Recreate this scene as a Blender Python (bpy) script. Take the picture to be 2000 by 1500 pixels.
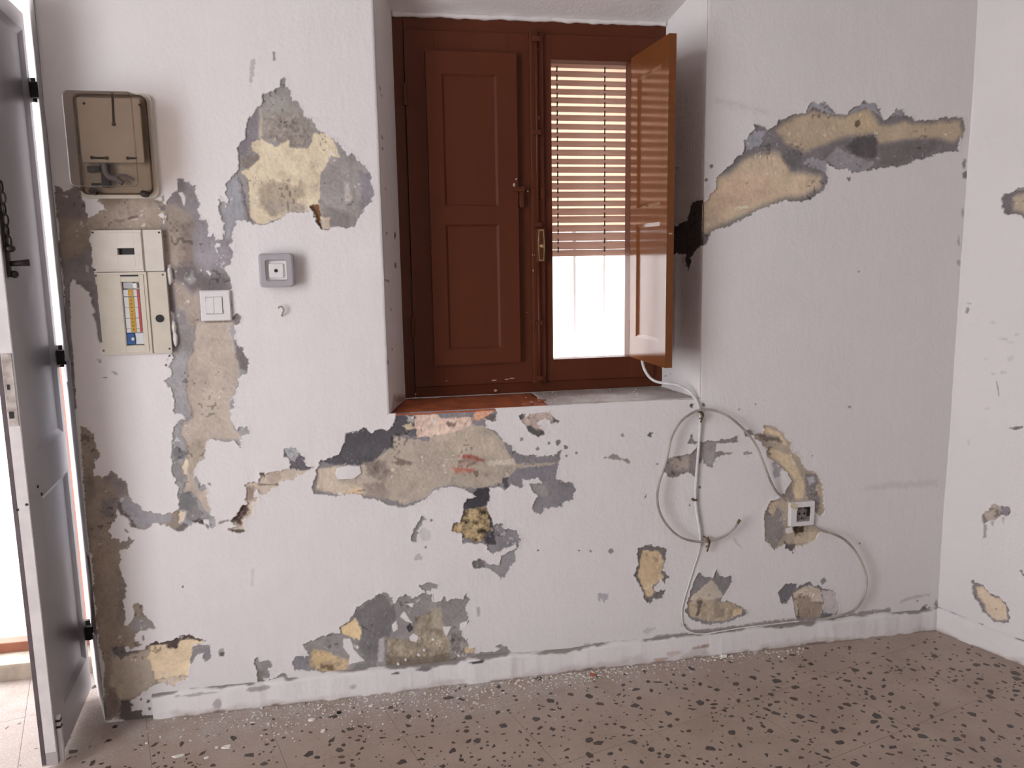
import bpy, bmesh, math, random
import numpy as np
from mathutils import Vector, Matrix

sc = bpy.context.scene
for o in list(bpy.data.objects):
    bpy.data.objects.remove(o)
COL = sc.collection

# ------------------------------------------------------------------ camera
FPX = 1600.0                                    # focal length in pixels of a 2000 px wide frame
CAM = np.array([0.0, -2.26256, 1.25])
yaw, pit, rol = np.radians([10.905, 8.8386, -0.9246])
_f = np.array([math.sin(yaw)*math.cos(pit), math.cos(yaw)*math.cos(pit), -math.sin(pit)])
_r = np.array([math.cos(yaw), -math.sin(yaw), 0.0])
_u = np.cross(_r, _f)
_r, _u = math.cos(rol)*_r+math.sin(rol)*_u, -math.sin(rol)*_r+math.cos(rol)*_u
cd = bpy.data.cameras.new('camera'); cam = bpy.data.objects.new('camera', cd); COL.objects.link(cam)
cd.sensor_width = 36.0; cd.lens = FPX/2000*36.0; cd.clip_start = 0.02
cam.matrix_world = Matrix(((_r[0], _u[0], -_f[0], CAM[0]), (_r[1], _u[1], -_f[1], CAM[1]), (_r[2], _u[2], -_f[2], CAM[2]), (0, 0, 0, 1)))
sc.camera = cam

# ------------------------------------------------------------------ sky, daylight, exposure
SKY = 15.0
w = bpy.data.worlds.new('sky'); sc.world = w; w.use_nodes = True
nt = w.node_tree; bg = nt.nodes['Background']
bg.inputs[0].default_value = (0.96, 0.955, 1.0, 1); bg.inputs[1].default_value = SKY
def area(name, loc, direction, sx, sy, power, color=(1, 1, 1)):
    l = bpy.data.lights.new(name, 'AREA'); l.shape = 'RECTANGLE'; l.size = sx; l.size_y = sy
    l.energy = power; l.color = color
    o = bpy.data.objects.new(name, l); COL.objects.link(o); o.location = loc
    o.rotation_euler = Vector(direction).to_track_quat('-Z', 'Y').to_euler()
    return o
# daylight coming in at the balcony door of the left wall (behind the camera's left shoulder)
area('daylight_balcony_door', (-1.86, -1.98, 1.3), (0.66, 0.75, -0.05), 1.3, 2.0, 19, (1.0, 0.922, 0.935))
sc.view_settings.view_transform = 'Standard'; sc.view_settings.look = 'None'
sc.view_settings.gamma = 1.0; sc.view_settings.use_curve_mapping = False
sc.view_settings.exposure = -0.91
sc.cycles.max_bounces = 10; sc.cycles.diffuse_bounces = 6; sc.cycles.transparent_max_bounces = 16
sc.cycles.sample_clamp_indirect = 6.0

# ------------------------------------------------------------------ geometry of the place
def ray(x, y):
    return _f+(x-1000)/FPX*_r-(y-750)/FPX*_u
def at(x, y, Y=0.0):                             # point of the vertical plane at depth Y that the photo shows at (x, y)
    d = ray(x, y); return CAM+d*((Y-CAM[1])/d[1])
def on_floor(x, y, z=0.0):
    d = ray(x, y); return CAM+d*((z-CAM[2])/d[2])
def on_plane(x, y, p0, n):
    d = ray(x, y); return CAM+d*(np.dot(np.asarray(p0)-CAM, n)/np.dot(d, n))

DOOR_X = -0.718          # right edge of the doorway in the street wall
CORNER_X = 1.866         # corner with the right wall
RW_DIR = np.array([0.316, -0.949, 0.0]); RW_DIR /= np.linalg.norm(RW_DIR)
RW_N = np.array([-RW_DIR[1], RW_DIR[0], 0.0])    # out of the room
WX0, WX1, WZ0, WZ1 = 0.088, 1.007, 0.824, 2.01   # window opening in the wall face
FX0, FX1, FZ0, FZ1, FY = 0.146, 0.962, 0.832, 1.925, 0.20   # window frame
CEIL = 2.62; BACK_Y = -3.7; LEFT_X = -1.9

# ------------------------------------------------------------------ colours and materials
def lin(c):
    c = np.asarray(c, float)/255.0
    return np.where(c <= 0.04045, c/12.92, ((c+0.055)/1.055)**2.4)
WHITE = np.array([0.80, 0.775, 0.770])
def alb(c, ref):                                 # albedo of a colour read next to white paint that reads ref
    return np.clip(lin(c)/lin(ref)*WHITE, 0.006, 0.9)
L_REF, M_REF, R_REF, B_REF = (188, 180, 181), (205, 197, 197), (165, 156, 156), (198, 190, 190)

def mat(name, color, rough=0.7, metal=0.0, noise=0.0, scale=20.0, bump=0.0, bscale=60.0, spec=0.4, coat=0.0, color2=None, stretch=None):
    m = bpy.data.materials.new(name); m.use_nodes = True
    t = m.node_tree; b = t.nodes['Principled BSDF']
    b.inputs['Roughness'].default_value = rough; b.inputs['Metallic'].default_value = metal
    b.inputs['Specular IOR Level'].default_value = spec; b.inputs['Coat Weight'].default_value = coat
    c = list(color)+[1.0]
    b.inputs['Base Color'].default_value = c
    tc = t.nodes.new('ShaderNodeTexCoord'); src = tc.outputs['Object']
    if stretch:
        mp = t.nodes.new('ShaderNodeMapping'); mp.inputs['Scale'].default_value = stretch
        t.links.new(src, mp.inputs['Vector']); src = mp.outputs['Vector']
    if noise > 0 or color2 is not None:
        n = t.nodes.new('ShaderNodeTexNoise'); n.inputs['Scale'].default_value = scale; n.inputs['Detail'].default_value = 6
        t.links.new(src, n.inputs['Vector'])
        r = t.nodes.new('ShaderNodeMapRange'); r.inputs['From Min'].default_value = 0.35; r.inputs['From Max'].default_value = 0.65
        t.links.new(n.outputs['Fac'], r.inputs['Value'])
        mx = t.nodes.new('ShaderNodeMix'); mx.data_type = 'RGBA'
        c2 = list(color2)+[1.0] if color2 is not None else [min(1, k*(1-noise)) for k in color]+[1.0]
        mx.inputs['A'].default_value = c; mx.inputs['B'].default_value = c2
        t.links.new(r.outputs['Result'], mx.inputs['Factor']); t.links.new(mx.outputs['Result'], b.inputs['Base Color'])
    if bump > 0:
        n2 = t.nodes.new('ShaderNodeTexNoise'); n2.inputs['Scale'].default_value = bscale; n2.inputs['Detail'].default_value = 5
        t.links.new(src, n2.inputs['Vector'])
        bp = t.nodes.new('ShaderNodeBump'); bp.inputs['Strength'].default_value = 1.0; bp.inputs['Distance'].default_value = bump
        t.links.new(n2.outputs['Fac'], bp.inputs['Height']); t.links.new(bp.outputs['Normal'], b.inputs['Normal'])
    return m

def wall_material(name):
    """Colour of the layers from the mesh attribute, grain and trowel relief from noise."""
    m = bpy.data.materials.new(name); m.use_nodes = True
    t = m.node_tree; b = t.nodes['Principled BSDF']; b.inputs['Roughness'].default_value = 0.85; b.inputs['Specular IOR Level'].default_value = 0.25
    a = t.nodes.new('ShaderNodeAttribute'); a.attribute_name = 'layer_colour'
    e = t.nodes.new('ShaderNodeAttribute'); e.attribute_name = 'bare'
    tc = t.nodes.new('ShaderNodeTexCoord')
    def noise(s, det, stretch=None):
        n = t.nodes.new('ShaderNodeTexNoise'); n.inputs['Scale'].default_value = s; n.inputs['Detail'].default_value = det
        if stretch:
            mp = t.nodes.new('ShaderNodeMapping'); mp.inputs['Scale'].default_value = stretch
            t.links.new(tc.outputs['Object'], mp.inputs['Vector']); t.links.new(mp.outputs['Vector'], n.inputs['Vector'])
        else:
            t.links.new(tc.outputs['Object'], n.inputs['Vector'])
        return n.outputs['Fac']
    def math_(op, x, y):
        n = t.nodes.new('ShaderNodeMath'); n.operation = op
        for k, v in enumerate((x, y)):
            if isinstance(v, (int, float)): n.inputs[k].default_value = v
            else: t.links.new(v, n.inputs[k])
        return n.outputs[0]
    grain = noise(230, 4)
    k = math_('MULTIPLY_ADD', grain, 0.14); k.node.inputs[2].default_value = 0.93
    kk = math_('MULTIPLY', math_('SUBTRACT', k, 1.0), math_('ADD', math_('MULTIPLY', e.outputs['Fac'], 1.0), 0.12))
    kk = math_('ADD', kk, 1.0)
    vm = t.nodes.new('ShaderNodeVectorMath'); vm.operation = 'SCALE'
    t.links.new(a.outputs['Color'], vm.inputs[0]); t.links.new(kk, vm.inputs['Scale'])
    t.links.new(vm.outputs[0], b.inputs['Base Color'])
    h = math_('ADD', math_('MULTIPLY', noise(95, 4), 0.0018), math_('MULTIPLY', noise(28, 3, (1, 1, 0.40)), 0.0036))
    h = math_('ADD', h, math_('MULTIPLY', math_('MULTIPLY', noise(180, 5), e.outputs['Fac']), 0.0009))
    bp = t.nodes.new('ShaderNodeBump'); bp.inputs['Distance'].default_value = 1.0; bp.inputs["Strength"].default_value = 0.65
    t.links.new(h, bp.inputs['Height']); t.links.new(bp.outputs['Normal'], b.inputs['Normal'])
    return m

def clear(name, tint, gloss=0.06, rough=0.05):
    m = bpy.data.materials.new(name); m.use_nodes = True
    t = m.node_tree; t.nodes.remove(t.nodes['Principled BSDF'])
    tr = t.nodes.new('ShaderNodeBsdfTransparent'); tr.inputs[0].default_value = list(tint)+[1]
    g = t.nodes.new('ShaderNodeBsdfGlossy'); g.inputs['Roughness'].default_value = rough
    mx = t.nodes.new('ShaderNodeMixShader'); mx.inputs[0].default_value = gloss
    t.links.new(tr.outputs[0], mx.inputs[1]); t.links.new(g.outputs[0], mx.inputs[2])
    t.links.new(mx.outputs[0], t.nodes['Material Output'].inputs['Surface'])
    return m

M = {}
M['paint'] = mat('white_wall_paint', WHITE, 0.85, noise=0.05, scale=6, bump=0.004, bscale=40, spec=0.25)
M['skirting'] = mat('painted_mortar_skirting', WHITE*0.93, 0.7, bump=0.002, bscale=45, color2=WHITE*0.80, scale=9)
M['wall'] = wall_material('layered_wall_paint')
M['brown'] = mat('brown_gloss_paint', (0.102, 0.0255, 0.0098), 0.42, noise=0.10, scale=9, bump=0.0006, bscale=30, spec=0.25, stretch=(1, 1, 0.3))
M['brown_open'] = mat('glow_tinted_brown', (0.18, 0.062, 0.020), 0.13, noise=0.12, scale=10, spec=0.5, coat=0.0, stretch=(1, 1, 0.15))  # lighter copy of the brown paint, the blind's orange glow in its colour
M['brass'] = mat('worn_brass', (0.55, 0.43, 0.22), 0.4, 0.6, noise=0.4, scale=60)
M['glass'] = clear('window_glass', (0.97, 0.98, 0.98), 0.05, 0.01)
M['smoke'] = clear('smoky_plastic', (0.62, 0.56, 0.51), 0.06, 0.12)
M['smoke_edge'] = clear('smoky_plastic_edge', (0.58, 0.51, 0.46), 0.06, 0.2)
M['cream'] = mat('cream_plastic', alb((182, 172, 164), (196, 188, 188)), 0.45, noise=0.06, scale=30)
M['cream2'] = mat('aged_cream_plastic', alb((176, 165, 152), (196, 188, 188)), 0.45, noise=0.06, scale=30)
M['white_plastic'] = mat('white_plastic', (0.78, 0.76, 0.76), 0.4, noise=0.04, scale=40)
M['grey_plastic'] = mat('grey_plastic', alb((150, 142, 147), M_REF), 0.5, noise=0.05, scale=40)
M['dark'] = mat('dark_plastic', (0.012, 0.010, 0.012), 0.4)
M['dark_metal'] = mat('dark_iron', (0.05, 0.042, 0.04), 0.5, 0.5, noise=0.3, scale=50)
M['door_grey'] = mat('grey_door_paint', (0.56, 0.54, 0.56), 0.36, 0.55, noise=0.10, scale=5, bump=0.0008, bscale=14, stretch=(1, 1, 0.3))
M['door_edge'] = mat('pale_door_edge', (0.74, 0.71, 0.70), 0.5, noise=0.12, scale=20)
M['terracotta_paint'] = mat('terracotta_paint', (0.36, 0.14, 0.085), 0.5, noise=0.2, scale=12)
M['stone'] = mat('pale_step_stone', (0.55, 0.47, 0.38), 0.8, noise=0.3, scale=18, bump=0.003, bscale=40)
M['stucco'] = mat('white_stucco', (0.8, 0.78, 0.76), 0.9, noise=0.08, scale=3, bump=0.01, bscale=8)
M['street'] = mat('street_paving', (0.5, 0.47, 0.44), 0.9, noise=0.3, scale=4)
M['far_paint'] = mat('darkened_room_paint', (0.47, 0.45, 0.44), 0.85, noise=0.08, scale=3)  # colour of unseen wall and ceiling, darkened to cut bounced light
M['wire'] = mat('painted_over_wire', alb((176, 167, 165), R_REF)*0.9, 0.6, noise=0.12, scale=60)
M['rim'] = clear('cover_front_rim', (0.60, 0.53, 0.48), 0.12, 0.2)
M['cable_white'] = mat('white_painted_cable', alb((205, 197, 192), R_REF)*0.86, 0.5, noise=0.15, scale=60)
M['cable_grey'] = mat('dusty_grey_cable', alb((98, 87, 84), R_REF), 0.6, color2=alb((132, 121, 116), R_REF), scale=14)
M['red_tile'] = mat('terracotta_tile', (0.50, 0.135, 0.055), 0.75, color2=(0.33, 0.095, 0.045), scale=22, bump=0.002, bscale=60)
M['red_shard'] = mat('terracotta_shard', (0.42, 0.14, 0.075), 0.8, noise=0.25, scale=60)
M['sill'] = mat('grey_mortar_sill', (0.40, 0.36, 0.335), 0.85, color2=(0.55, 0.50, 0.47), scale=16, bump=0.003, bscale=50)
M['flake'] = mat('plaster_flake', (0.80, 0.76, 0.71), 0.85, noise=0.12, scale=60)
M['chip'] = mat('dark_terrazzo_stone', (0.050, 0.036, 0.031), 0.35, color2=(0.085, 0.062, 0.052), scale=35)
M['flake_white'] = mat('white_filler', (0.84, 0.82, 0.80), 0.85, noise=0.06, scale=40)
M['bronze'] = mat('bronze_clip', (0.20, 0.13, 0.08), 0.5, 0.5, noise=0.3, scale=80)

# ------------------------------------------------------------------ object helpers
def obj(name, bm, m, parent=None, smooth=False, recalc=True):
    if recalc: bmesh.ops.recalc_face_normals(bm, faces=bm.faces)
    me = bpy.data.meshes.new(name); bm.to_mesh(me); bm.free()
    if m is not None:
        for k in (m if isinstance(m, (list, tuple)) else [m]): me.materials.append(k)
    if smooth:
        me.polygons.foreach_set('use_smooth', [True]*len(me.polygons))
    o = bpy.data.objects.new(name, me); COL.objects.link(o)
    if parent is not None:
        o.parent = parent; o.matrix_parent_inverse = parent.matrix_world.inverted()
    return o
def empty(name, loc, label=None, cat=None, group=None, kind=None, rot=None):
    o = bpy.data.objects.new(name, None); COL.objects.link(o); o.location = loc; o.empty_display_size = 0.05
    if rot is not None: o.rotation_euler = rot
    o.matrix_world = Matrix.Translation(Vector(loc)) @ (Matrix.Rotation(rot[2], 4, 'Z') if rot is not None else Matrix())
    return tag(o, label, cat, group, kind)
def tag(o, label=None, cat=None, group=None, kind=None):
    if label: o['label'] = label
    if cat: o['category'] = cat
    if group: o['group'] = group
    if kind: o['kind'] = kind
    return o
def box(bm, x0, x1, y0, y1, z0, z1, bev=0.0, seg=2):
    r = bmesh.ops.create_cube(bm, size=1.0, matrix=Matrix.Translation(((x0+x1)/2, (y0+y1)/2, (z0+z1)/2)) @ Matrix.Diagonal((abs(x1-x0), abs(y1-y0), abs(z1-z0), 1)))
    if bev > 0:
        ed = list({e for v in r['verts'] for e in v.link_edges})
        bmesh.ops.bevel(bm, geom=ed, offset=bev, segments=seg, affect='EDGES', profile=0.6)
    return bm
def B(*a, **k):
    return box(bmesh.new(), *a, **k)
def cyl(bm, p0, p1, r0, r1=None, n=16):
    p0, p1 = Vector(p0), Vector(p1); d = p1-p0; r1 = r0 if r1 is None else r1
    mtx = Matrix.Translation((p0+p1)/2) @ d.to_track_quat('Z', 'Y').to_matrix().to_4x4()
    bmesh.ops.create_cone(bm, cap_ends=True, segments=n, radius1=r0, radius2=r1, depth=d.length, matrix=mtx); return bm
def ball(bm, p, r, sub=2, sc3=(1, 1, 1)):
    bmesh.ops.create_icosphere(bm, subdivisions=sub, radius=r, matrix=Matrix.Translation(p) @ Matrix.Diagonal((*sc3, 1))); return bm
def smooth_path(pts, n=10):
    P = [Vector(p) for p in pts]; out = []
    for i in range(len(P)-1):
        a, b, c, d = P[max(i-1, 0)], P[i], P[i+1], P[min(i+2, len(P)-1)]
        for k in range(n):
            t = k/n
            out.append(0.5*((2*b)+(-a+c)*t+(2*a-5*b+4*c-d)*t*t+(-a+3*b-3*c+d)*t**3))
    out.append(P[-1]); return out
def tube(bm, path, r, n=8):
    rings = []; up = Vector((0.13, 1, 0.2)).normalized()
    for i, p in enumerate(path):
        d = (path[min(i+1, len(path)-1)]-path[max(i-1, 0)])
        if d.length < 1e-7: d = Vector((0, 0, 1))
        d.normalize(); a = d.cross(up).normalized(); b2 = a.cross(d)
        rr = r(i/(len(path)-1)) if callable(r) else r
        rings.append([bm.verts.new(p+a*(rr*math.cos(2*math.pi*k/n))+b2*(rr*math.sin(2*math.pi*k/n))) for k in range(n)])
    for i in range(len(rings)-1):
        for k in range(n):
            bm.faces.new((rings[i][k], rings[i][(k+1) % n], rings[i+1][(k+1) % n], rings[i+1][k]))
    bm.faces.new(rings[0]); bm.faces.new(rings[-1][::-1]); return bm
def quad(bm, *pts):
    bm.faces.new([bm.verts.new(Vector(p)) for p in pts]); return bm
def rounded_rect(x0, x1, z0, z1, r, n=5):
    pts = []
    for cx, cz, a0 in ((x1-r, z1-r, 0), (x0+r, z1-r, 90), (x0+r, z0+r, 180), (x1-r, z0+r, 270)):
        for k in range(n+1):
            a = math.radians(a0+90*k/n); pts.append((cx+r*math.cos(a), cz+r*math.sin(a)))
    return pts
def loft(bm, rings, cap0=True, cap1=True):
    V = [[bm.verts.new(p) for p in ring] for ring in rings]; n = len(V[0])
    for a, b in zip(V, V[1:]):
        for k in range(n): bm.faces.new((a[k], a[(k+1) % n], b[(k+1) % n], b[k]))
    if cap0: bm.faces.new(V[0])
    if cap1: bm.faces.new(V[-1][::-1])
    return bm
def rect_ring(x0, x1, z0, z1, r, y):
    return [(x, y, z) for x, z in rounded_rect(x0, x1, z0, z1, r)]

# ------------------------------------------------------------------ layered, peeling wall surfaces
def vnoise(S, Z, scale, seed):
    """value noise in [-1, 1] on lattice coordinates given in metres"""
    rng = np.random.RandomState(seed); T = rng.rand(256, 256)*2-1
    u, v = S/scale, Z/scale
    i, j = np.floor(u).astype(int), np.floor(v).astype(int); a, b = u-i, v-j
    a = a*a*(3-2*a); b = b*b*(3-2*b)
    g = lambda x, y: T[x % 256, y % 256]
    return (g(i, j)*(1-a)+g(i+1, j)*a)*(1-b)+(g(i, j+1)*(1-a)+g(i+1, j+1)*a)*b
def fbm(S, Z, scale, seed, octaves=4, gain=0.55):
    o = 0; amp = 1; tot = 0
    for k in range(octaves):
        o = o+amp*vnoise(S+0.37*k, Z+0.11*k, scale/2**k, seed+k); tot += amp; amp *= gain
    return o/tot
def sdist(P, S, Z):
    """signed distance to a polygon, negative inside"""
    d2 = np.full(S.shape, 1e9); ins = np.zeros(S.shape, bool); n = len(P)
    for k in range(n):
        ax, az = P[k]; bx, bz = P[(k+1) % n]; ex, ez = bx-ax, bz-az; L = ex*ex+ez*ez
        if L < 1e-14: continue
        t = np.clip(((S-ax)*ex+(Z-az)*ez)/L, 0, 1)
        d2 = np.minimum(d2, (S-ax-t*ex)**2+(Z-az-t*ez)**2)
        if abs(ez) > 1e-12:
            c = ((az > Z) != (bz > Z)) & (S < ax+(Z-az)*ex/ez); ins ^= c
    return np.where(ins, -1, 1)*np.sqrt(d2)
def sstep(x):
    x = np.clip(x, 0, 1); return x*x*(3-2*x)

FR = dict(A=(400, 50, 3.75), B=(1320, 150, 3.3333), C=(560, 760, 3.3333), D=(1160, 760, 3.0), E=(460, 1100, 3.3333),
          F=(140, 840, 6.25), G=(160, 1060, 4.1667), N1=(300, 320, 7.5), N2=(300, 480, 7.5), N3=(310, 640, 6.818),
          N4=(310, 840, 6.818), N5=(450, 840, 6.818), W=(100, 340, 6.25), K=(1860, 300, 10.714), K2=(1860, 560, 4.412),
          L=(1760, 900, 3.75), J=(200, 1250, 4.0), H=(0, 400, 3.75), P=(0, 0, 1.0), R=(1200, 600, 6.82))

def layered_surface(name, to_plane, to_world, s_rng, z_rng, ops, patch_info, hole=None, h=0.002, blk=10, parent=None, seed=1, kind=None, round_fn=None, relief=1.0, base_tint=None):
    """A painted wall face as a fine lattice: paint, undercoat and plaster layers with real depth; every peeled patch becomes a part."""
    s0, s1 = s_rng; z0, z1 = z_rng
    nb_s = max(1, int(round((s1-s0)/(h*blk)))); nb_z = max(1, int(round((z1-z0)/(h*blk))))
    ns, nz = nb_s*blk+1, nb_z*blk+1
    s = np.linspace(s0, s1, ns); z = np.linspace(z0, z1, nz); hs, hz = s[1]-s[0], z[1]-z[0]
    S, Z = np.meshgrid(s, z)                                            # [z, s]
    jag = fbm(S, Z, 0.014, seed, 4, 0.72); fine = fbm(S, Z, 0.0075, seed+10, 3, 0.6); med = fbm(S, Z, 0.045, seed+20, 4)
    big = fbm(S, Z, 0.33, seed+30, 3)
    col = np.empty(S.shape+(3,)); col[:] = WHITE
    if base_tint is not None: col *= base_tint(S, Z)[..., None]
    col *= (1+0.018*med+0.02*big)[..., None]
    bare = np.zeros(S.shape); depth = np.zeros(S.shape); pid = np.full(S.shape, -1, int); near = np.zeros(S.shape, bool); lip = np.full(S.shape, 9.0)
    for op in ops:
        fr, pts, kd, c = op[:4]; o = op[4] if len(op) > 4 else {}
        x0, y0, k = FR[fr]
        P = [to_plane(x0+px/k, y0+py/k) for px, py in pts]
        soft = o.get('soft', 1.1)/1000; j = o.get('jag', 6.0)/1000; pad = 0.028+soft
        xs = [p[0] for p in P]; zs = [p[1] for p in P]; j = min(j, 0.30*min(max(xs)-min(xs), max(zs)-min(zs)))
        i0 = max(0, int((min(xs)-pad-s0)/hs)); i1 = min(ns, int((max(xs)+pad-s0)/hs)+2)
        j0 = max(0, int((min(zs)-pad-z0)/hz)); j1 = min(nz, int((max(zs)+pad-z0)/hz)+2)
        if i1 <= i0 or j1 <= j0: continue
        sl = (slice(j0, j1), slice(i0, i1))
        sd = sdist(P, S[sl], Z[sl])+j*jag[sl]+0.75*j*fine[sl]
        m = sstep((soft-sd)/(2*soft))*o.get('a', 1.0)
        near[sl] |= sd < 0.010+soft
        cc = np.asarray(c) if c is not None else WHITE
        if kd == 'peel':
            bare[sl] = np.maximum(bare[sl], m); depth[sl] = depth[sl]*(1-m)+o.get('d', 2.2)/1000*m
            lip[sl] = np.minimum(lip[sl], sd)
            pid[sl] = np.where(m > 0.5, o['id'], pid[sl])
        elif kd == 'tint':
            m = m*bare[sl]
            if 'd' in o: depth[sl] = depth[sl]*(1-m)+o['d']/1000*m
        elif kd == 'paint':
            bare[sl] *= 1-m; depth[sl] *= 1-m; pid[sl] = np.where(m > 0.5, -1, pid[sl])
        if 'rough' in o:
            spk = fbm(S[sl], Z[sl], o['rough']/1000, seed+50, 3, 0.7)
            col[sl] = col[sl]*(1-m[..., None])+m[..., None]*cc*(1+o.get('ra', 0.9)*spk)[..., None].clip(0.12, 1.9)
            depth[sl] -= m*0.0022*spk
        else:
            col[sl] = col[sl]*(1-m[..., None])+m[..., None]*cc
    # flecks and blotches on bare plaster, flecks of paint left on it
    blot = fbm(S, Z, 0.028, seed+40, 4, 0.6)
    col *= (1+bare*(0.09*fine+0.20*med+0.08*jag-0.30*np.clip(blot-0.12, 0, 1)))[..., None]
    fl = sstep((vnoise(S, Z, 0.0055, seed+70)*0.6+vnoise(S, Z, 0.03, seed+71)*0.55-0.73)/0.12)*bare
    col = col*(1-fl[..., None])+fl[..., None]*np.minimum(col*1.5+0.05, WHITE)
    dk = sstep((vnoise(S, Z, 0.007, seed+80)*0.55+vnoise(S, Z, 0.05, seed+81)*0.6-0.64)/0.14)*bare
    col *= (1-0.45*dk)[..., None]
    lipm = np.exp(-np.clip(lip, 0, 1)/0.0055)*(lip > -0.0012)*(1-bare)
    hgt = depth+bare*(0.0011*fine+0.0012*med)-lipm*0.0016*np.clip(1+1.4*med, 0, 2)+relief*(0.0035*big+0.0009*med*(1-bare))
    if round_fn is not None: hgt = hgt+round_fn(S, Z)
    # quads: fine in blocks that a layer edge crosses, one quad per block elsewhere
    nb = near[:-1, :-1].reshape(nb_z, blk, nb_s, blk).any(axis=(1, 3))
    if hole is not None:
        hm = hole(S, Z); hq = hole((S[:-1, :-1]+S[1:, 1:])/2, (Z[:-1, :-1]+Z[1:, 1:])/2)
        hb = hq.reshape(nb_z, blk, nb_s, blk); nb |= hb.any(axis=(1, 3)) & ~hb.all(axis=(1, 3))
        gone = hb.all(axis=(1, 3))
    else:
        hq = np.zeros((nz-1, ns-1), bool); gone = np.zeros((nb_z, nb_s), bool)
    if round_fn is not None:
        rb = (np.abs(round_fn(S, Z)) > 1e-5)[:-1, :-1].reshape(nb_z, blk, nb_s, blk).any(axis=(1, 3)); nb |= rb
    fineq = np.repeat(np.repeat(nb & ~gone, blk, 0), blk, 1) & ~hq
    idx = np.arange(ns*nz).reshape(nz, ns)
    qz, qs = np.nonzero(fineq)
    fq = np.stack([idx[qz, qs], idx[qz, qs+1], idx[qz+1, qs+1], idx[qz+1, qs]], 1)
    qp = pid[qz, qs]
    bz, bs = np.nonzero(~nb & ~gone)
    cq = np.stack([idx[bz*blk, bs*blk], idx[bz*blk, (bs+1)*blk], idx[(bz+1)*blk, (bs+1)*blk], idx[(bz+1)*blk, bs*blk]], 1)
    XYZ = to_world(S.ravel(), Z.ravel(), hgt.ravel()); CF = np.concatenate([np.clip(col, 0.004, 0.92).reshape(-1, 3), np.ones((ns*nz, 1))], 1); BF = bare.ravel()
    def build(nm, Q, par, knd=None):
        u, inv = np.unique(Q, return_inverse=True); inv = inv.reshape(Q.shape)
        me = bpy.data.meshes.new(nm); me.vertices.add(len(u)); me.vertices.foreach_set('co', XYZ[u].ravel())
        me.loops.add(inv.size); me.loops.foreach_set('vertex_index', inv.ravel().astype(np.int32))
        me.polygons.add(len(Q)); me.polygons.foreach_set('loop_start', np.arange(0, inv.size, 4, dtype=np.int32)); me.polygons.foreach_set('loop_total', np.full(len(Q), 4, np.int32))
        me.update(calc_edges=True); me.polygons.foreach_set('use_smooth', np.ones(len(Q), bool))
        ca = me.attributes.new('layer_colour', 'FLOAT_COLOR', 'POINT'); ca.data.foreach_set('color', CF[u].ravel())
        ba = me.attributes.new('bare', 'FLOAT', 'POINT'); ba.data.foreach_set('value', BF[u])
        me.materials.append(M['wall']); o = bpy.data.objects.new(nm, me); COL.objects.link(o)
        if par is not None: o.parent = par
        if knd: o['kind'] = knd
        return o
    main = build(name, np.concatenate([fq[qp < 0], cq]), parent, kind)
    for k, (nm, lab) in patch_info.items():
        Q = fq[qp == k]
        if len(Q) > 3:
            p = build(nm, Q, main if parent is None else parent)
            if lab: p['label'] = lab
    return main

# ------------------------------------------------------------------ the street wall and its peeled patches
def g(r_, g_, b_, ref=M_REF):
    if ref is R_REF: r_, g_, b_ = r_*0.935, g_*(0.935-0.00055*(r_-b_)), b_*0.955
    elif r_-b_ > 15: g_ -= 1.2; b_ += 0.06*(r_-b_)
    return alb((r_, g_, b_), ref)
OPS = []
def blob(px, py, rx, ry=None):
    ry = rx if ry is None else ry; r_ = random.Random(int(px*7+py*13)); n = 11
    k = [r_.uniform(0.55, 1.12) for _ in range(n)]
    return [(px+rx*k[i]*math.cos(2*math.pi*i/n), py+ry*k[i]*math.sin(2*math.pi*i/n)) for i in range(n)]
def peel(fr, pts, c, i, **o): o['id'] = i; OPS.append((fr, pts, 'peel', c, o))
def tint(fr, pts, c, **o): OPS.append((fr, pts, 'tint', c, o))
def paint(fr, pts, **o): OPS.append((fr, pts, 'paint', None, o))
def stain(fr, pts, c, **o): OPS.append((fr, pts, 'stain', c, o))

# -- 0: strip along the door edge, fuse box surroundings (left)
peel('W', [(40, 150), (105, 150), (150, 250), (190, 200), (250, 160), (370, 190), (380, 300), (420, 420), (450, 560), (445, 650), (480, 800), (500, 1100), (540, 1330), (600, 1520), (520, 1520), (480, 1500), (470, 1440), (400, 1410), (360, 1350), (300, 1330), (260, 1280), (220, 1320), (205, 1500), (160, 1500), (100, 1000), (60, 400)], g(108, 97, 94, L_REF), 0)
tint('W', [(100, 560), (400, 560), (440, 720), (440, 900), (330, 1020), (200, 1080), (120, 1000)], g(126, 113, 100, L_REF), soft=14, d=3)
tint('W', [(200, 1060), (330, 1010), (480, 960), (500, 1200), (540, 1420), (430, 1380), (300, 1300), (180, 1290)], g(114, 106, 107, L_REF), soft=10)
stain('W', [(170, 265), (200, 265), (195, 290), (170, 285)], WHITE*0.9)
stain('W', [(420, 1110), (450, 1130), (450, 1200), (425, 1190)], WHITE*0.8, a=0.6)
peel('H', [(470, 540), (505, 540), (512, 700), (520, 900), (540, 1150), (560, 1500), (470, 1500)], g(118, 110, 110, L_REF), 0, jag=2)
peel('H', [(560, 560), (600, 590), (640, 630), (668, 640), (672, 720), (700, 790), (680, 800), (705, 860), (715, 960), (730, 1010), (760, 1000), (700, 560)], g(108, 100, 102, L_REF), 0, jag=2)
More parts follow.
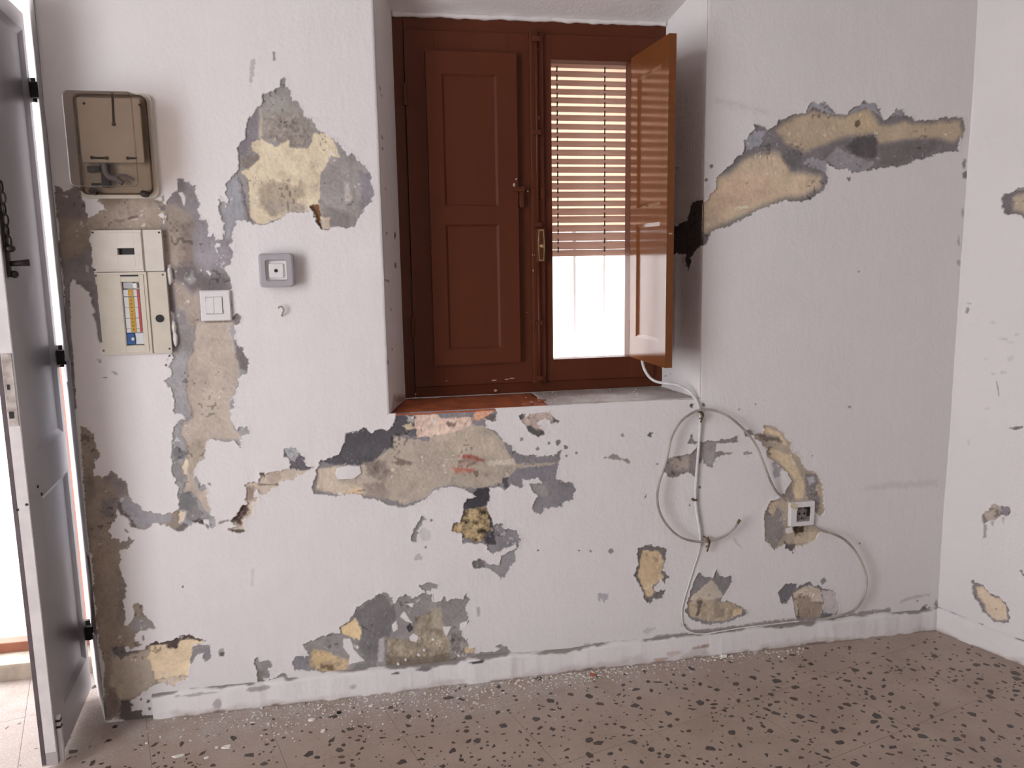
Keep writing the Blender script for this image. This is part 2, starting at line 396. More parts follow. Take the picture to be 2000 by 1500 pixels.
# tan band above the fuse box
peel('W', [(570, 300), (600, 250), (1100, 240), (1200, 280), (1340, 330), (1420, 380), (1400, 620), (1360, 760), (460, 740), (440, 560), (470, 530), (530, 500), (580, 440), (660, 430), (640, 370), (570, 330)], g(132, 119, 106, L_REF), 1)
tint('W', [(600, 260), (900, 250), (850, 380), (700, 420), (640, 370)], g(112, 98, 86, L_REF), soft=12)
tint('W', [(860, 340), (1000, 320), (1320, 420), (1340, 560), (1000, 600), (740, 560), (740, 470)], g(142, 128, 116, L_REF), soft=12)
tint('W', [(930, 535), (1050, 500), (1060, 520), (940, 560)], g(98, 86, 78, L_REF), soft=2)
tint('W', [(760, 560), (900, 550), (870, 585), (770, 580)], g(104, 92, 84, L_REF), soft=4)
tint('W', [(1310, 380), (1400, 360), (1400, 440), (1330, 450)], g(96, 88, 88, L_REF), soft=3)
paint('W', [(1305, 500), (1340, 465), (1390, 510), (1390, 600), (1350, 610), (1370, 550), (1350, 530)])
stain('W', [(1240, 330), (1300, 325), (1370, 355), (1330, 365)], g(110, 100, 98, L_REF), soft=2)
stain('W', [(1350, 270), (1375, 260), (1380, 330), (1360, 335)], g(118, 108, 106, L_REF), soft=2)

# -- 2: tall column between fuse box and switch
peel('N1', [(365, 230), (400, 205), (440, 230), (470, 280), (520, 260), (560, 320), (615, 320), (610, 420), (640, 520), (680, 600), (640, 650), (690, 740), (680, 800), (760, 830), (800, 920), (790, 990), (780, 1090), (870, 1040), (920, 1100), (1000, 1110), (1035, 1000), (1010, 940), (1050, 880), (990, 800), (970, 620), (955, 520), (1030, 570), (1060, 620), (1105, 560), (1080, 480), (1080, 350), (1040, 300), (1100, 260), (1180, 180), (1240, 110), (1320, 130), (1400, 300), (1440, 700), (1480, 900), (1380, 850), (1340, 820), (1220, 845), (1200, 930), (1150, 1010), (1150, 1120), (1115, 1180), (1170, 1290), (1130, 1400), (1100, 1480), (1040, 1530), (1080, 1600), (1120, 1640), (1130, 1700), (1150, 1840), (1110, 1830), (1130, 2000), (1150, 2230), (1220, 2190), (1285, 2250), (1260, 2330), (1200, 2380), (1190, 2480), (1180, 2530), (1220, 2620), (1280, 2720), (600, 2760), (265, 2720), (225, 2300), (170, 1700), (120, 1000), (100, 880), (180, 880), (180, 700), (185, 600), (240, 540), (270, 430), (330, 400), (360, 350)], g(134, 126, 129), 2)
tint('N1', [(190, 610), (300, 590), (400, 620), (520, 740), (560, 880), (540, 1100), (560, 1300), (520, 1500), (300, 1560), (200, 1560), (130, 1000)], g(146, 133, 120), soft=12, d=3.5)
tint('N1', [(400, 900), (560, 860), (580, 1200), (600, 1500), (420, 1480), (400, 1200)], g(124, 111, 102), soft=16)
tint('N1', [(370, 230), (440, 240), (480, 400), (400, 470), (420, 640), (260, 580), (280, 440), (350, 400)], g(118, 108, 110), soft=8)
tint('N1', [(1090, 300), (1230, 160), (1340, 250), (1330, 800), (1200, 840), (1120, 1080), (1030, 1090), (1060, 850), (1000, 640)], g(148, 145, 149), soft=6, d=1.6)
tint('N1', [(1240, 240), (1350, 200), (1400, 600), (1450, 860), (1380, 830), (1330, 600)], g(112, 102, 104), soft=6)
tint('N1', [(620, 1000), (780, 1000), (900, 1120), (1100, 1200), (1140, 1400), (1050, 1500), (640, 1480), (600, 1200)], g(140, 132, 137), soft=14)
tint('N1', [(300, 1520), (560, 1430), (680, 1600), (880, 1640), (1050, 1620), (1130, 1840), (700, 1850), (560, 1900), (430, 1760), (300, 1680)], g(108, 99, 99), soft=14, d=3)
tint('N1', [(460, 1700), (560, 1580), (620, 1700), (540, 1760)], g(150, 144, 145), soft=6)
tint('N1', [(860, 1560), (1040, 1540), (1060, 1640), (900, 1640)], g(128, 121, 122), soft=10)
paint('N1', [(360, 420), (420, 410), (475, 480), (455, 610), (430, 600), (400, 480)], jag=1.5)
paint('N1', [(890, 1200), (930, 1150), (985, 1170), (975, 1220), (920, 1230), (960, 1290), (930, 1310)], jag=1.5)
paint('N1', [(680, 1550), (700, 1530), (718, 1560), (700, 1580)], jag=0.8)
paint('N1', [(760, 1560), (800, 1555), (850, 1610), (825, 1640)], jag=0.8)
paint('N1', [(313, 1570), (330, 1560), (345, 1580), (325, 1592)], jag=0.5)
paint('N1', [(205, 1480), (250, 1475), (275, 1640), (290, 1730), (250, 1770), (205, 1765), (195, 1580)], jag=1.2)
paint('N1', [(250, 2160), (300, 2190), (310, 2300), (345, 2400), (325, 2500), (280, 2545), (255, 2300)], jag=1.5)
tint('N2', [(205, 570), (265, 570), (290, 760), (330, 890), (310, 960), (230, 960)], g(110, 102, 106), soft=4)
tint('N2', [(280, 540), (420, 560), (560, 720), (660, 660), (690, 1100), (640, 1500), (420, 1500), (470, 1100), (330, 900)], g(156, 143, 131), soft=12, d=3)
tint('N2', [(320, 940), (450, 960), (470, 1200), (440, 1520), (270, 1500), (290, 1330), (345, 1200)], g(132, 125, 126), soft=10)
tint('N2', [(690, 1110), (1150, 1090), (1190, 1200), (1180, 1500), (620, 1500), (640, 1250)], g(172, 158, 145), soft=8, d=3.5)
tint('N2', [(700, 1085), (1150, 1080), (1140, 1120), (760, 1130)], g(120, 104, 92), soft=4)
tint('N2', [(1150, 1030), (1220, 990), (1280, 1060), (1250, 1150), (1190, 1180), (1150, 1100)], g(118, 108, 106), soft=4)
peel('N3', [(1015, -30), (1020, 60), (1000, 120), (1040, 220), (1110, 280), (1150, 370), (1210, 480), (1190, 580), (1110, 620), (1070, 680), (1060, 770), (1000, 890), (970, 940), (1025, 1060), (960, 1080), (955, 1230), (990, 1290), (1050, 1370), (1060, 1300), (1180, 1330), (1200, 1410), (1130, 1440), (1100, 1500), (1090, 1575), (1000, 1495), (940, 1520), (830, 1515), (740, 1475), (680, 1485), (630, 1545), (620, 1665), (600, 1745), (520, 1815), (460, 1895), (470, 2005), (500, 1985), (550, 2055), (560, 2095), (620, 2075), (640, 2145), (650, 2265), (690, 2415), (700, 2475), (765, 2515), (780, 2645), (720, 2665), (680, 2655), (600, 2615), (500, 2595), (440, 2625), (380, 2625), (400, 2685), (310, 2695), (260, 2715), (200, 2685), (150, 2640), (130, 2560), (200, 2465), (270, 2405), (262, 2235), (270, 2115), (220, 2055), (240, 2015), (170, 1905), (200, 1765), (170, 1725), (190, 1415), (210, 1310), (270, 1250), (340, 1210), (320, 1160), (250, 1130), (220, 1150), (200, 1100), (230, 970), (190, 920), (185, 830), (70, 710), (170, 640), (180, 580), (120, 520), (190, 440), (190, 330), (200, 150), (240, -30)], g(150, 145, 147), 2)
tint('N3', [(210, -30), (460, -30), (470, 160), (480, 300), (380, 440), (340, 330), (220, 300)], g(134, 126, 126), soft=12)
tint('N3', [(480, -60), (920, -60), (960, 100), (990, 200), (1010, 330), (1050, 420), (1065, 650), (1000, 860), (940, 1000), (945, 1230), (1000, 1350), (1100, 1440), (1080, 1500), (700, 1480), (600, 1700), (520, 1800), (450, 1880), (460, 2010), (520, 2180), (580, 2190), (640, 2110), (650, 2250), (690, 2470), (640, 2490), (560, 2370), (500, 2250), (430, 2195), (330, 2185), (370, 1965), (310, 1850), (380, 1750), (370, 1570), (340, 1500), (290, 1400), (340, 1260), (450, 1200), (440, 1100), (390, 960), (360, 820), (380, 640), (370, 470), (450, 330), (470, 160)], g(177, 163, 149), soft=3, d=4.5)
tint('N3', [(1000, 170), (1100, 270), (1210, 470), (1180, 580), (1090, 540), (1030, 400)], g(118, 108, 108), soft=4)
tint('N3', [(370, 470), (500, 300), (480, 600), (430, 1000), (440, 1200), (400, 980), (365, 820), (380, 640)], g(160, 146, 132), soft=10)
tint('N3', [(370, 1570), (620, 1480), (600, 1740), (480, 1860), (440, 2000), (380, 1900)], g(160, 147, 132), soft=12)
tint('N3', [(650, 960), (670, 900), (700, 905), (680, 970)], g(136, 122, 110), soft=2)
tint('N3', [(830, 800), (870, 800), (860, 860), (830, 850)], g(150, 136, 124), soft=3)
tint('N4', [(200, 240), (300, 240), (365, 290), (340, 400), (220, 380), (180, 330)], g(118, 114, 116), soft=4)
tint('N4', [(180, 400), (320, 420), (310, 560), (360, 640), (330, 760), (230, 680), (170, 540)], g(136, 131, 132), soft=5)
tint('N4', [(305, 470), (350, 380), (390, 400), (380, 590), (330, 580)], g(208, 194, 170), soft=2, d=4.5)
tint('N4', [(268, 845), (420, 838), (510, 920), (540, 1050), (400, 1065), (275, 1045)], g(114, 111, 112), soft=2.5, d=2)
tint('N4', [(400, 1060), (500, 990), (600, 1090), (560, 1180), (420, 1230), (350, 1200)], g(126, 120, 120), soft=4)
tint('N4', [(440, 1210), (600, 1180), (700, 1260), (560, 1250)], g(78, 66, 64), soft=3)
tint('N4', [(195, 1120), (250, 1075), (350, 1090), (340, 1200), (245, 1280), (160, 1220)], g(203, 188, 164), soft=2.5, d=4.5)
tint('N4', [(190, 1290), (340, 1230), (400, 1290), (300, 1340), (220, 1340)], g(112, 102, 98), soft=3)
paint('N4', [(590, 1190), (670, 1190), (680, 1270), (600, 1240)], jag=1)
stain('N4', [(650, 695), (690, 700), (695, 735), (660, 725)], g(120, 112, 112), soft=2)
stain('N4', [(780, 1225), (930, 1185), (940, 1200), (800, 1250)], g(140, 130, 128), soft=1.5)
# small dots by the fuse box's lower right corner
for px, py, r_ in ((145, 372, 16), (100, 497, 17), (118, 428, 9)):
    stain('N3', blob(px, py, r_), g(70, 60, 58), soft=1, jag=1)
stain('H', [(715, 1130), (735, 1130), (745, 1155), (725, 1160)], g(150, 140, 140), soft=2)
stain('H', [(750, 1260), (790, 1262), (785, 1270), (755, 1268)], g(100, 92, 92), soft=1)
stain('H', [(815, 1220), (845, 1222), (860, 1245), (840, 1240)], g(150, 140, 140), soft=2)

# -- 3: triangular patch above the bell push
peel('A', [(560, 400), (590, 396), (590, 445), (625, 460), (640, 550), (690, 555), (695, 595), (725, 620), (725, 665), (810, 715), (825, 770), (880, 790), (905, 820), (945, 830), (1000, 885), (1055, 950), (1075, 935), (1130, 1000), (1170, 1030), (1215, 1090), (1215, 1130), (1248, 1240), (1220, 1290), (1165, 1350), (1130, 1410), (1100, 1465), (1040, 1490), (965, 1465), (915, 1490), (870, 1500), (845, 1490), (770, 1330), (750, 1368), (640, 1360), (580, 1390), (560, 1402), (500, 1440), (440, 1458), (375, 1450), (340, 1440), (300, 1300), (280, 1200), (240, 1080), (250, 1020), (240, 900), (285, 840), (300, 790), (320, 690), (375, 640), (380, 615), (415, 590), (425, 510), (480, 490), (550, 445)], g(140, 133, 132), 3, d=3)
tint('A', [(420, 590), (480, 540), (560, 480), (640, 570), (700, 690), (640, 760), (430, 720)], g(150, 143, 138), soft=14)
tint('A', [(500, 640), (700, 640), (800, 740), (760, 880), (640, 900), (430, 830), (440, 690)], g(140, 131, 122), soft=10, rough=9, ra=0.55)
tint('A', [(300, 780), (330, 680), (390, 640), (390, 830), (340, 880), (270, 960), (240, 900)], g(128, 120, 126), soft=3)
tint('A', [(340, 860), (410, 830), (510, 880), (610, 845), (620, 890), (740, 905), (775, 870), (790, 790), (880, 795), (945, 840), (985, 965), (930, 955), (880, 1050), (850, 1080), (850, 1310), (770, 1318), (745, 1365), (620, 1360), (560, 1400), (440, 1450), (375, 1450), (330, 1400), (310, 1130), (262, 1065), (320, 1040), (400, 960), (330, 900)], g(203, 188, 160), soft=2, d=4.5)
tint('A', [(400, 1150), (520, 1140), (660, 1170), (700, 1130), (730, 1220), (660, 1330), (560, 1390), (440, 1360), (390, 1260)], g(165, 151, 130), soft=9)
tint('A', [(420, 1290), (560, 1280), (750, 1300), (740, 1360), (600, 1360), (480, 1390)], g(158, 146, 132), soft=8)
tint('A', [(270, 970), (390, 930), (400, 980), (320, 1045), (265, 1040)], g(128, 118, 110), soft=4)
tint('A', [(400, 610), (420, 610), (425, 800), (395, 840)], g(176, 162, 146), soft=3)
tint('A', [(930, 965), (1000, 980), (1100, 1035), (1150, 1130), (1140, 1330), (1100, 1440), (960, 1450), (870, 1420), (838, 1300), (850, 1080)], g(146, 138, 135), soft=3, d=3)
tint('A', [(1020, 1150), (1060, 1150), (1070, 1280), (1030, 1290)], g(182, 172, 164), soft=4)
tint('A', [(1120, 1050), (1215, 1090), (1245, 1240), (1150, 1350), (1150, 1150)], g(128, 120, 126), soft=3)
tint('A', [(860, 1300), (960, 1340), (1130, 1400), (1050, 1490), (920, 1470), (870, 1400)], g(124, 116, 114), soft=8)
tint('A', [(765, 1318), (835, 1312), (850, 1420), (856, 1490), (830, 1450)], g(118, 86, 56), soft=1.2, d=9)
tint('A', [(850, 1405), (920, 1405), (915, 1480), (860, 1495)], g(190, 172, 152), soft=2)
stain('A', [(345, 250), (370, 240), (368, 320), (345, 400), (335, 440), (330, 350)], g(160, 150, 150), soft=2, a=0.7)
stain('A', [(495, 195), (515, 190), (520, 250), (500, 255)], g(130, 122, 122), soft=2)

# -- 4: long diagonal patch at the right
peel('B', [(150, 830), (215, 800), (230, 760), (265, 730), (275, 650), (310, 620), (350, 580), (420, 510), (450, 500), (450, 415), (475, 410), (480, 370), (515, 350), (510, 310), (580, 325), (600, 345), (660, 310), (670, 275), (690, 285), (740, 255), (850, 240), (880, 165), (930, 172), (975, 165), (1030, 215), (1040, 240), (1110, 250), (1160, 200), (1215, 185), (1225, 155), (1250, 160), (1255, 180), (1300, 180), (1330, 210), (1335, 250), (1360, 280), (1410, 255), (1430, 220), (1485, 215), (1495, 245), (1540, 265), (1560, 285), (1640, 280), (1700, 280), (1740, 265), (1840, 265), (1885, 275), (1880, 370), (1850, 420), (1840, 480), (1800, 485), (1720, 490), (1640, 530), (1560, 545), (1480, 580), (1340, 590), (1240, 610), (1150, 625), (1110, 600), (1040, 600), (985, 560), (985, 620), (990, 680), (970, 730), (880, 790), (800, 810), (720, 800), (540, 860), (490, 900), (400, 950), (230, 1010), (200, 1080), (140, 1120)], g(98, 91, 90, R_REF), 4, d=4)
tint('B', [(150, 820), (280, 650), (340, 640), (470, 530), (650, 490), (750, 560), (740, 620), (850, 630), (950, 650), (940, 720), (840, 770), (720, 780), (540, 850), (330, 950), (150, 1030)], g(166, 149, 122, R_REF), soft=14, d=5.5)
tint('B', [(250, 760), (420, 640), (620, 650), (600, 760), (420, 860), (260, 900)], g(170, 148, 122, R_REF), soft=25)
tint('B', [(660, 350), (720, 290), (900, 225), (1000, 245), (1110, 262), (1200, 215), (1270, 225), (1330, 310), (1390, 320), (1500, 290), (1540, 310), (1860, 285), (1870, 380), (1820, 420), (1700, 395), (1500, 405), (1400, 425), (1330, 430), (1290, 365), (1120, 385), (960, 440), (840, 490), (790, 460), (720, 430)], g(150, 134, 110, R_REF), soft=11, d=5)
tint('B', [(1150, 230), (1260, 220), (1310, 330), (1220, 370), (1120, 330)], g(158, 141, 112, R_REF), soft=18)
tint('B', [(1110, 450), (1180, 395), (1310, 375), (1320, 520), (1240, 530), (1180, 520)], g(72, 66, 65, R_REF), soft=7)
tint('B', [(720, 470), (800, 480), (840, 570), (760, 610), (690, 520)], g(86, 81, 80, R_REF), soft=9)
tint('B', [(1330, 450), (1480, 420), (1690, 410), (1700, 470), (1480, 560), (1340, 570)], g(92, 85, 82, R_REF), soft=9)
tint('B', [(480, 380), (515, 350), (600, 350), (560, 440), (470, 480), (455, 420)], g(126, 121, 124, R_REF), soft=2.5, d=2)
tint('B', [(820, 560), (900, 520), (1000, 560), (985, 630), (900, 590)], g(124, 117, 118, R_REF), soft=3, d=2)
tint('B', [(1060, 450), (1140, 500), (1300, 560), (1240, 610), (1140, 625), (1040, 590), (985, 540)], g(122, 115, 115, R_REF), soft=3, d=2)
tint('B', [(880, 165), (975, 165), (1040, 240), (1110, 255), (1000, 240), (900, 200), (860, 235)], g(130, 125, 126, R_REF), soft=2, d=2)
tint('B', [(1110, 250), (1215, 185), (1255, 160), (1300, 180), (1335, 250), (1250, 200), (1160, 235)], g(126, 121, 122, R_REF), soft=2, d=2)
tint('B', [(1410, 255), (1430, 220), (1485, 215), (1495, 250)], g(120, 114, 115, R_REF), soft=2, d=2)
tint('B', [(1172, 290), (1195, 280), (1208, 305), (1188, 326), (1172, 315)], g(92, 78, 64, R_REF), soft=2)
stain('B', [(205, 945), (225, 945), (225, 970), (208, 978)], WHITE*0.9, soft=1.2)
for px, py, r_ in ((235, 582, 14), (202, 672, 13), (1190, 1268, 8), (1125, 668, 14)):
    stain('B', blob(px, py, r_), g(104, 94, 90, R_REF), soft=1.5, jag=3)

# -- 5: big patch under the window
peel('C', [(690, 140), (720, 160), (715, 200), (690, 240), (650, 270), (600, 260), (545, 290), (525, 250), (490, 260), (440, 280), (385, 290), (375, 350), (355, 390), (330, 430), (225, 470), (200, 520), (190, 560), (160, 640), (180, 680), (260, 690), (330, 695), (450, 675), (520, 710), (590, 715), (660, 750), (750, 770), (850, 750), (910, 710), (960, 660), (1050, 635), (1130, 640), (1190, 670), (1240, 700), (1180, 720), (1150, 750), (1150, 800), (1130, 870), (1080, 880), (1080, 920), (1110, 940), (1150, 950), (1150, 1000), (1220, 1010), (1300, 1010), (1320, 1060), (1350, 1075), (1420, 1040), (1490, 1010), (1510, 1030), (1530, 980), (1500, 920), (1420, 910), (1400, 870), (1350, 880), (1310, 800), (1310, 750), (1330, 710), (1320, 640), (1380, 640), (1420, 660), (1460, 620), (1530, 640), (1540, 590), (1640, 580), (1660, 610), (1580, 620), (1600, 660), (1640, 690), (1600, 760), (1610, 800), (1660, 820), (1680, 780), (1790, 770), (1800, 740), (1860, 720), (1880, 660), (1860, 610), (1790, 600), (1750, 590), (1770, 500), (1790, 400), (1740, 430), (1640, 440), (1500, 420), (1460, 370), (1420, 340), (1360, 280), (1300, 250), (1300, 200), (1360, 200), (1380, 150), (1340, 110)], g(126, 120, 123), 5)
tint('C', [(690, 140), (850, 160), (840, 300), (760, 300), (700, 305), (690, 380), (640, 400), (560, 470), (480, 500), (300, 490), (230, 470), (330, 430), (380, 290), (520, 250), (600, 265), (690, 240)], g(82, 78, 82), soft=2.5, d=2)
tint('C', [(700, 310), (930, 345), (930, 310), (1100, 280), (1200, 225), (1300, 250), (1410, 340), (1460, 450), (1500, 490), (1700, 485), (1780, 470), (1700, 505), (1500, 520), (1440, 590), (1320, 640), (1230, 650), (1050, 625), (960, 650), (900, 710), (760, 755), (640, 715), (500, 690), (330, 685), (185, 660), (210, 520), (330, 500), (480, 500), (560, 480), (640, 410), (690, 380)], g(168, 155, 140), soft=2.5, d=4)
tint('C', [(190, 640), (215, 520), (320, 510), (330, 600), (500, 640), (500, 690), (340, 685)], g(186, 171, 151), soft=6)
tint('C', [(400, 660), (480, 640), (500, 680), (420, 680)], g(208, 180, 146), soft=3)
tint('C', [(500, 480), (640, 470), (680, 560), (600, 600), (520, 560)], g(138, 126, 116), soft=6, rough=12, ra=0.5)
tint('C', [(680, 480), (760, 460), (840, 480), (800, 500), (720, 495)], g(120, 108, 98), soft=3)
tint('C', [(500, 620), (640, 610), (680, 700), (600, 720), (520, 690)], g(146, 133, 122), soft=6)
tint('C', [(940, 300), (1200, 230), (1400, 350), (1440, 450), (1200, 430), (1000, 400)], g(178, 164, 146), soft=10)
tint('C', [(840, 165), (960, 160), (1000, 190), (1200, 185), (1210, 240), (1100, 280), (950, 310), (850, 320), (830, 240)], g(208, 182, 163), soft=2.5, d=3.5, rough=12, ra=0.3)
tint('C', [(1040, 210), (1110, 215), (1100, 255), (1050, 245)], g(130, 108, 98), soft=4)
tint('C', [(1205, 190), (1240, 140), (1350, 140), (1300, 200), (1240, 205)], g(204, 156, 126), soft=3, d=4, rough=10, ra=0.35)
tint('C', [(1290, 190), (1330, 160), (1375, 180), (1340, 210)], g(100, 90, 90), soft=3)
tint('C', [(755, 240), (810, 220), (830, 260), (790, 285)], g(190, 174, 146), soft=3)
tint('C', [(780, 265), (840, 260), (845, 310), (800, 310)], g(96, 92, 98), soft=3)
tint('C', [(780, 170), (830, 180), (825, 220), (790, 215)], g(172, 164, 160), soft=3)
tint('C', [(1090, 440), (1200, 425), (1290, 470), (1230, 475), (1130, 450)], g(150, 92, 76), soft=4)
tint('C', [(1070, 510), (1220, 520), (1230, 540), (1100, 545)], g(172, 116, 96), soft=5)
tint('C', [(1110, 460), (1220, 455), (1250, 500), (1120, 510)], g(150, 130, 116), soft=4, rough=9, ra=0.7)
tint('C', [(1300, 470), (1480, 455), (1490, 500), (1320, 500)], g(192, 180, 162), soft=4)
tint('C', [(1220, 540), (1250, 530), (1245, 580), (1225, 570)], g(120, 106, 92), soft=3)
tint('C', [(1410, 580), (1445, 580), (1440, 650), (1410, 640)], g(82, 78, 82), soft=2)
tint('C', [(1500, 520), (1740, 500), (1760, 590), (1640, 600), (1500, 580)], g(122, 116, 121), soft=3, d=2)
tint('C', [(1600, 620), (1700, 630), (1690, 700), (1640, 690)], g(144, 136, 134), soft=6)
tint('C', [(1150, 790), (1300, 760), (1330, 850), (1345, 920), (1290, 985), (1230, 995), (1150, 965), (1085, 925), (1085, 880), (1140, 870)], g(150, 131, 98), soft=2, d=5, rough=14, ra=1.5)
tint('C', [(1240, 650), (1320, 640), (1325, 740), (1290, 770), (1150, 790), (1160, 735)], g(64, 60, 64), soft=3, d=3)
tint('C', [(1290, 950), (1350, 920), (1365, 1010), (1300, 1015)], g(70, 66, 70), soft=4)
tint('C', [(1330, 800), (1350, 920), (1320, 900)], g(64, 60, 62), soft=3)
paint('C', [(330, 515), (400, 497), (480, 503), (488, 548), (440, 585), (335, 588), (318, 550)], jag=1)
paint('C', [(1305, 760), (1350, 735), (1385, 790), (1360, 870), (1330, 830)], jag=2)
# -- 6: small chips around it
peel('C', [(885, 830), (902, 850), (865, 900), (845, 985), (855, 1000), (808, 985), (830, 920), (850, 880)], g(132, 126, 128), 6)
stain('C', [(860, 920), (900, 900), (940, 930), (930, 980), (880, 990)], g(184, 176, 177), soft=4, a=0.8)
peel('C', [(1208, 1120), (1260, 1110), (1320, 1140), (1390, 1150), (1400, 1090), (1490, 1045), (1490, 1110), (1450, 1180), (1400, 1235), (1350, 1180), (1270, 1160), (1220, 1168)], g(138, 132, 134), 7)
tint('C', [(1205, 1120), (1270, 1110), (1290, 1160), (1220, 1170)], g(112, 105, 106), soft=4)
peel('C', [(1510, 170), (1540, 160), (1560, 190), (1580, 158), (1720, 150), (1775, 210), (1740, 222), (1700, 190), (1620, 222), (1692, 290), (1640, 312), (1600, 292), (1560, 250)], g(178, 160, 149), 8, rough=12, ra=0.35)
tint('C', [(1555, 235), (1640, 260), (1695, 290), (1640, 315), (1580, 285)], g(88, 82, 84), soft=4)
tint('C', [(1510, 165), (1545, 155), (1545, 195), (1515, 195)], g(96, 90, 92), soft=3)
tint('C', [(1730, 180), (1780, 200), (1770, 225), (1735, 215)], g(96, 90, 90), soft=3)
for px, py, r_, v in ((1530, 328, 16, 130), (1707, 352, 9, 110), (1770, 345, 22, 110), (1815, 375, 14, 110), (1635, 388, 14, 130), (1885, 415, 8, 110), (1820, 435, 8, 110), (855, 1095, 26, 172), (905, 1028, 8, 120), (940, 855, 10, 120), (1638, 1050, 9, 100), (1905, 1052, 8, 110), (1980, 1055, 9, 110)):
    stain('C', blob(px, py, r_), g(v, v-7, v-6), soft=1.5, jag=3)
peel('N5', [(718, 300), (730, 255), (860, 245), (920, 310), (980, 380), (1000, 460), (1110, 490), (1000, 545), (800, 552), (790, 420), (760, 370), (720, 350)], g(98, 92, 97), 9, d=2)
tint('N5', [(728, 255), (860, 245), (910, 300), (910, 350), (850, 430), (760, 370)], g(160, 158, 160), soft=2, d=1.5, rough=6, ra=0.5)
# -- 10: branch running from the column to the window patch
peel('N5', [(395, 560), (470, 590), (590, 535), (680, 545), (780, 520), (1000, 545), (1080, 510), (850, 640), (650, 710), (620, 740), (540, 770), (540, 800), (450, 850), (380, 830), (370, 780), (320, 800), (310, 900), (370, 890), (370, 940), (310, 950), (300, 1060), (280, 1150), (190, 1180), (190, 1300), (205, 1350), (60, 1345), (-40, 1320), (100, 1290), (15, 1200), (90, 1110), (150, 1010), (230, 970), (180, 910), (220, 900), (220, 760), (180, 735), (200, 710), (300, 690), (360, 710), (410, 620)], g(186, 171, 154), 10, d=3.5)
tint('N5', [(15, 1200), (140, 1010), (235, 985), (255, 1110), (170, 1160), (140, 1260)], g(78, 64, 57), soft=5, d=8)
tint('N5', [(470, 600), (590, 545), (690, 600), (640, 700), (540, 720), (480, 680)], g(170, 155, 140), soft=5)
tint('N5', [(360, 720), (640, 715), (640, 735), (390, 735)], g(128, 112, 98), soft=2)
tint('N5', [(395, 555), (470, 590), (465, 640), (400, 590)], g(92, 80, 74), soft=3)
tint('N5', [(220, 760), (310, 750), (310, 920), (230, 960)], g(146, 130, 116), soft=6)
tint('N5', [(-20, 1310), (60, 1330), (205, 1325), (200, 1360), (50, 1355)], g(92, 82, 80), soft=2)
tint('N5', [(180, 715), (210, 710), (205, 750), (180, 745)], g(80, 72, 70), soft=2)
# -- 11: strip by the doorway, lower half, with the grey branch to the column
peel('F', [(100, -60), (190, -40), (210, 0), (265, 60), (270, 130), (320, 240), (340, 320), (290, 370), (265, 470), (280, 550), (340, 575), (400, 570), (455, 540), (480, 500), (560, 540), (620, 610), (690, 690), (680, 750), (715, 830), (750, 890), (850, 930), (850, 980), (900, 1010), (960, 990), (1050, 1030), (1130, 1020), (1230, 1010), (1300, 985), (1310, 1180), (1260, 1215), (1190, 1180), (1140, 1140), (1000, 1140), (950, 1190), (860, 1225), (790, 1205), (720, 1190), (720, 1140), (660, 1060), (590, 1010), (545, 970), (535, 1010), (545, 1060), (500, 1140), (460, 1240), (490, 1360), (600, 1370), (690, 1350), (700, 1310), (755, 1330), (740, 1390), (650, 1450), (580, 1460), (590, 1520), (200, 1520), (160, 1000), (150, 700), (120, 350)], g(126, 114, 102, L_REF), 11)
tint('F', [(130, 0), (260, 60), (320, 260), (270, 350), (240, 500), (170, 480), (140, 200)], g(128, 116, 104, L_REF), soft=8)
tint('F', [(380, 590), (480, 510), (600, 590), (690, 690), (670, 800), (560, 800), (520, 700)], g(112, 102, 102, L_REF), soft=10)
tint('F', [(370, 870), (470, 830), (560, 880), (540, 1000), (480, 1090), (350, 1030)], g(108, 99, 100, L_REF), soft=10)
tint('F', [(180, 560), (260, 560), (300, 700), (240, 900), (190, 900)], g(108, 96, 88, L_REF), soft=12)
tint('F', [(640, 780), (720, 850), (850, 940), (960, 1000), (1230, 1020), (1220, 1120), (1000, 1140), (860, 1220), (740, 1130), (640, 1040), (590, 900)], g(130, 125, 129, L_REF), soft=3, d=1.8)
tint('F', [(540, 850), (600, 890), (620, 980), (740, 1100), (790, 1200), (720, 1150), (640, 1060), (570, 980)], g(92, 82, 82, L_REF), soft=4)  # shadow along the edge of the grey branch, painted in
tint('F', [(550, 1370), (740, 1340), (730, 1400), (650, 1450), (570, 1440)], g(120, 110, 106, L_REF), soft=3)
stain('F', [(645, 1210), (670, 1210), (690, 1245), (655, 1235)], g(120, 112, 112), soft=1.5)
peel('G', [(70, -30), (300, -30), (300, 60), (320, 140), (290, 180), (330, 280), (355, 310), (360, 420), (340, 480), (355, 560), (345, 690), (400, 640), (440, 580), (415, 530), (420, 490), (490, 510), (500, 570), (560, 640), (600, 690), (520, 710), (430, 740), (430, 790), (470, 830), (400, 880), (500, 870), (550, 840), (600, 795), (640, 820), (700, 800), (760, 780), (870, 745), (920, 770), (990, 790), (980, 810), (900, 835), (1040, 830), (1052, 920), (1010, 970), (980, 950), (1000, 900), (960, 890), (920, 930), (890, 980), (870, 1010), (860, 1080), (882, 1100), (850, 1115), (820, 1110), (760, 1160), (700, 1150), (680, 1120), (590, 1165), (530, 1200), (440, 1260), (400, 1290), (410, 1330), (400, 1370), (480, 1370), (490, 1400), (580, 1410), (590, 1440), (330, 1450), (300, 1440), (170, 1440), (180, 1000), (130, 800), (90, 400)], g(128, 115, 102, L_REF), 11)
tint('G', [(280, 180), (350, 300), (355, 560), (340, 690), (280, 640), (300, 400)], g(116, 106, 102, L_REF), soft=5)
tint('G', [(240, 900), (420, 900), (560, 870), (570, 1000), (590, 1150), (440, 1250), (300, 1290), (240, 1180)], g(150, 138, 124, L_REF), soft=10)
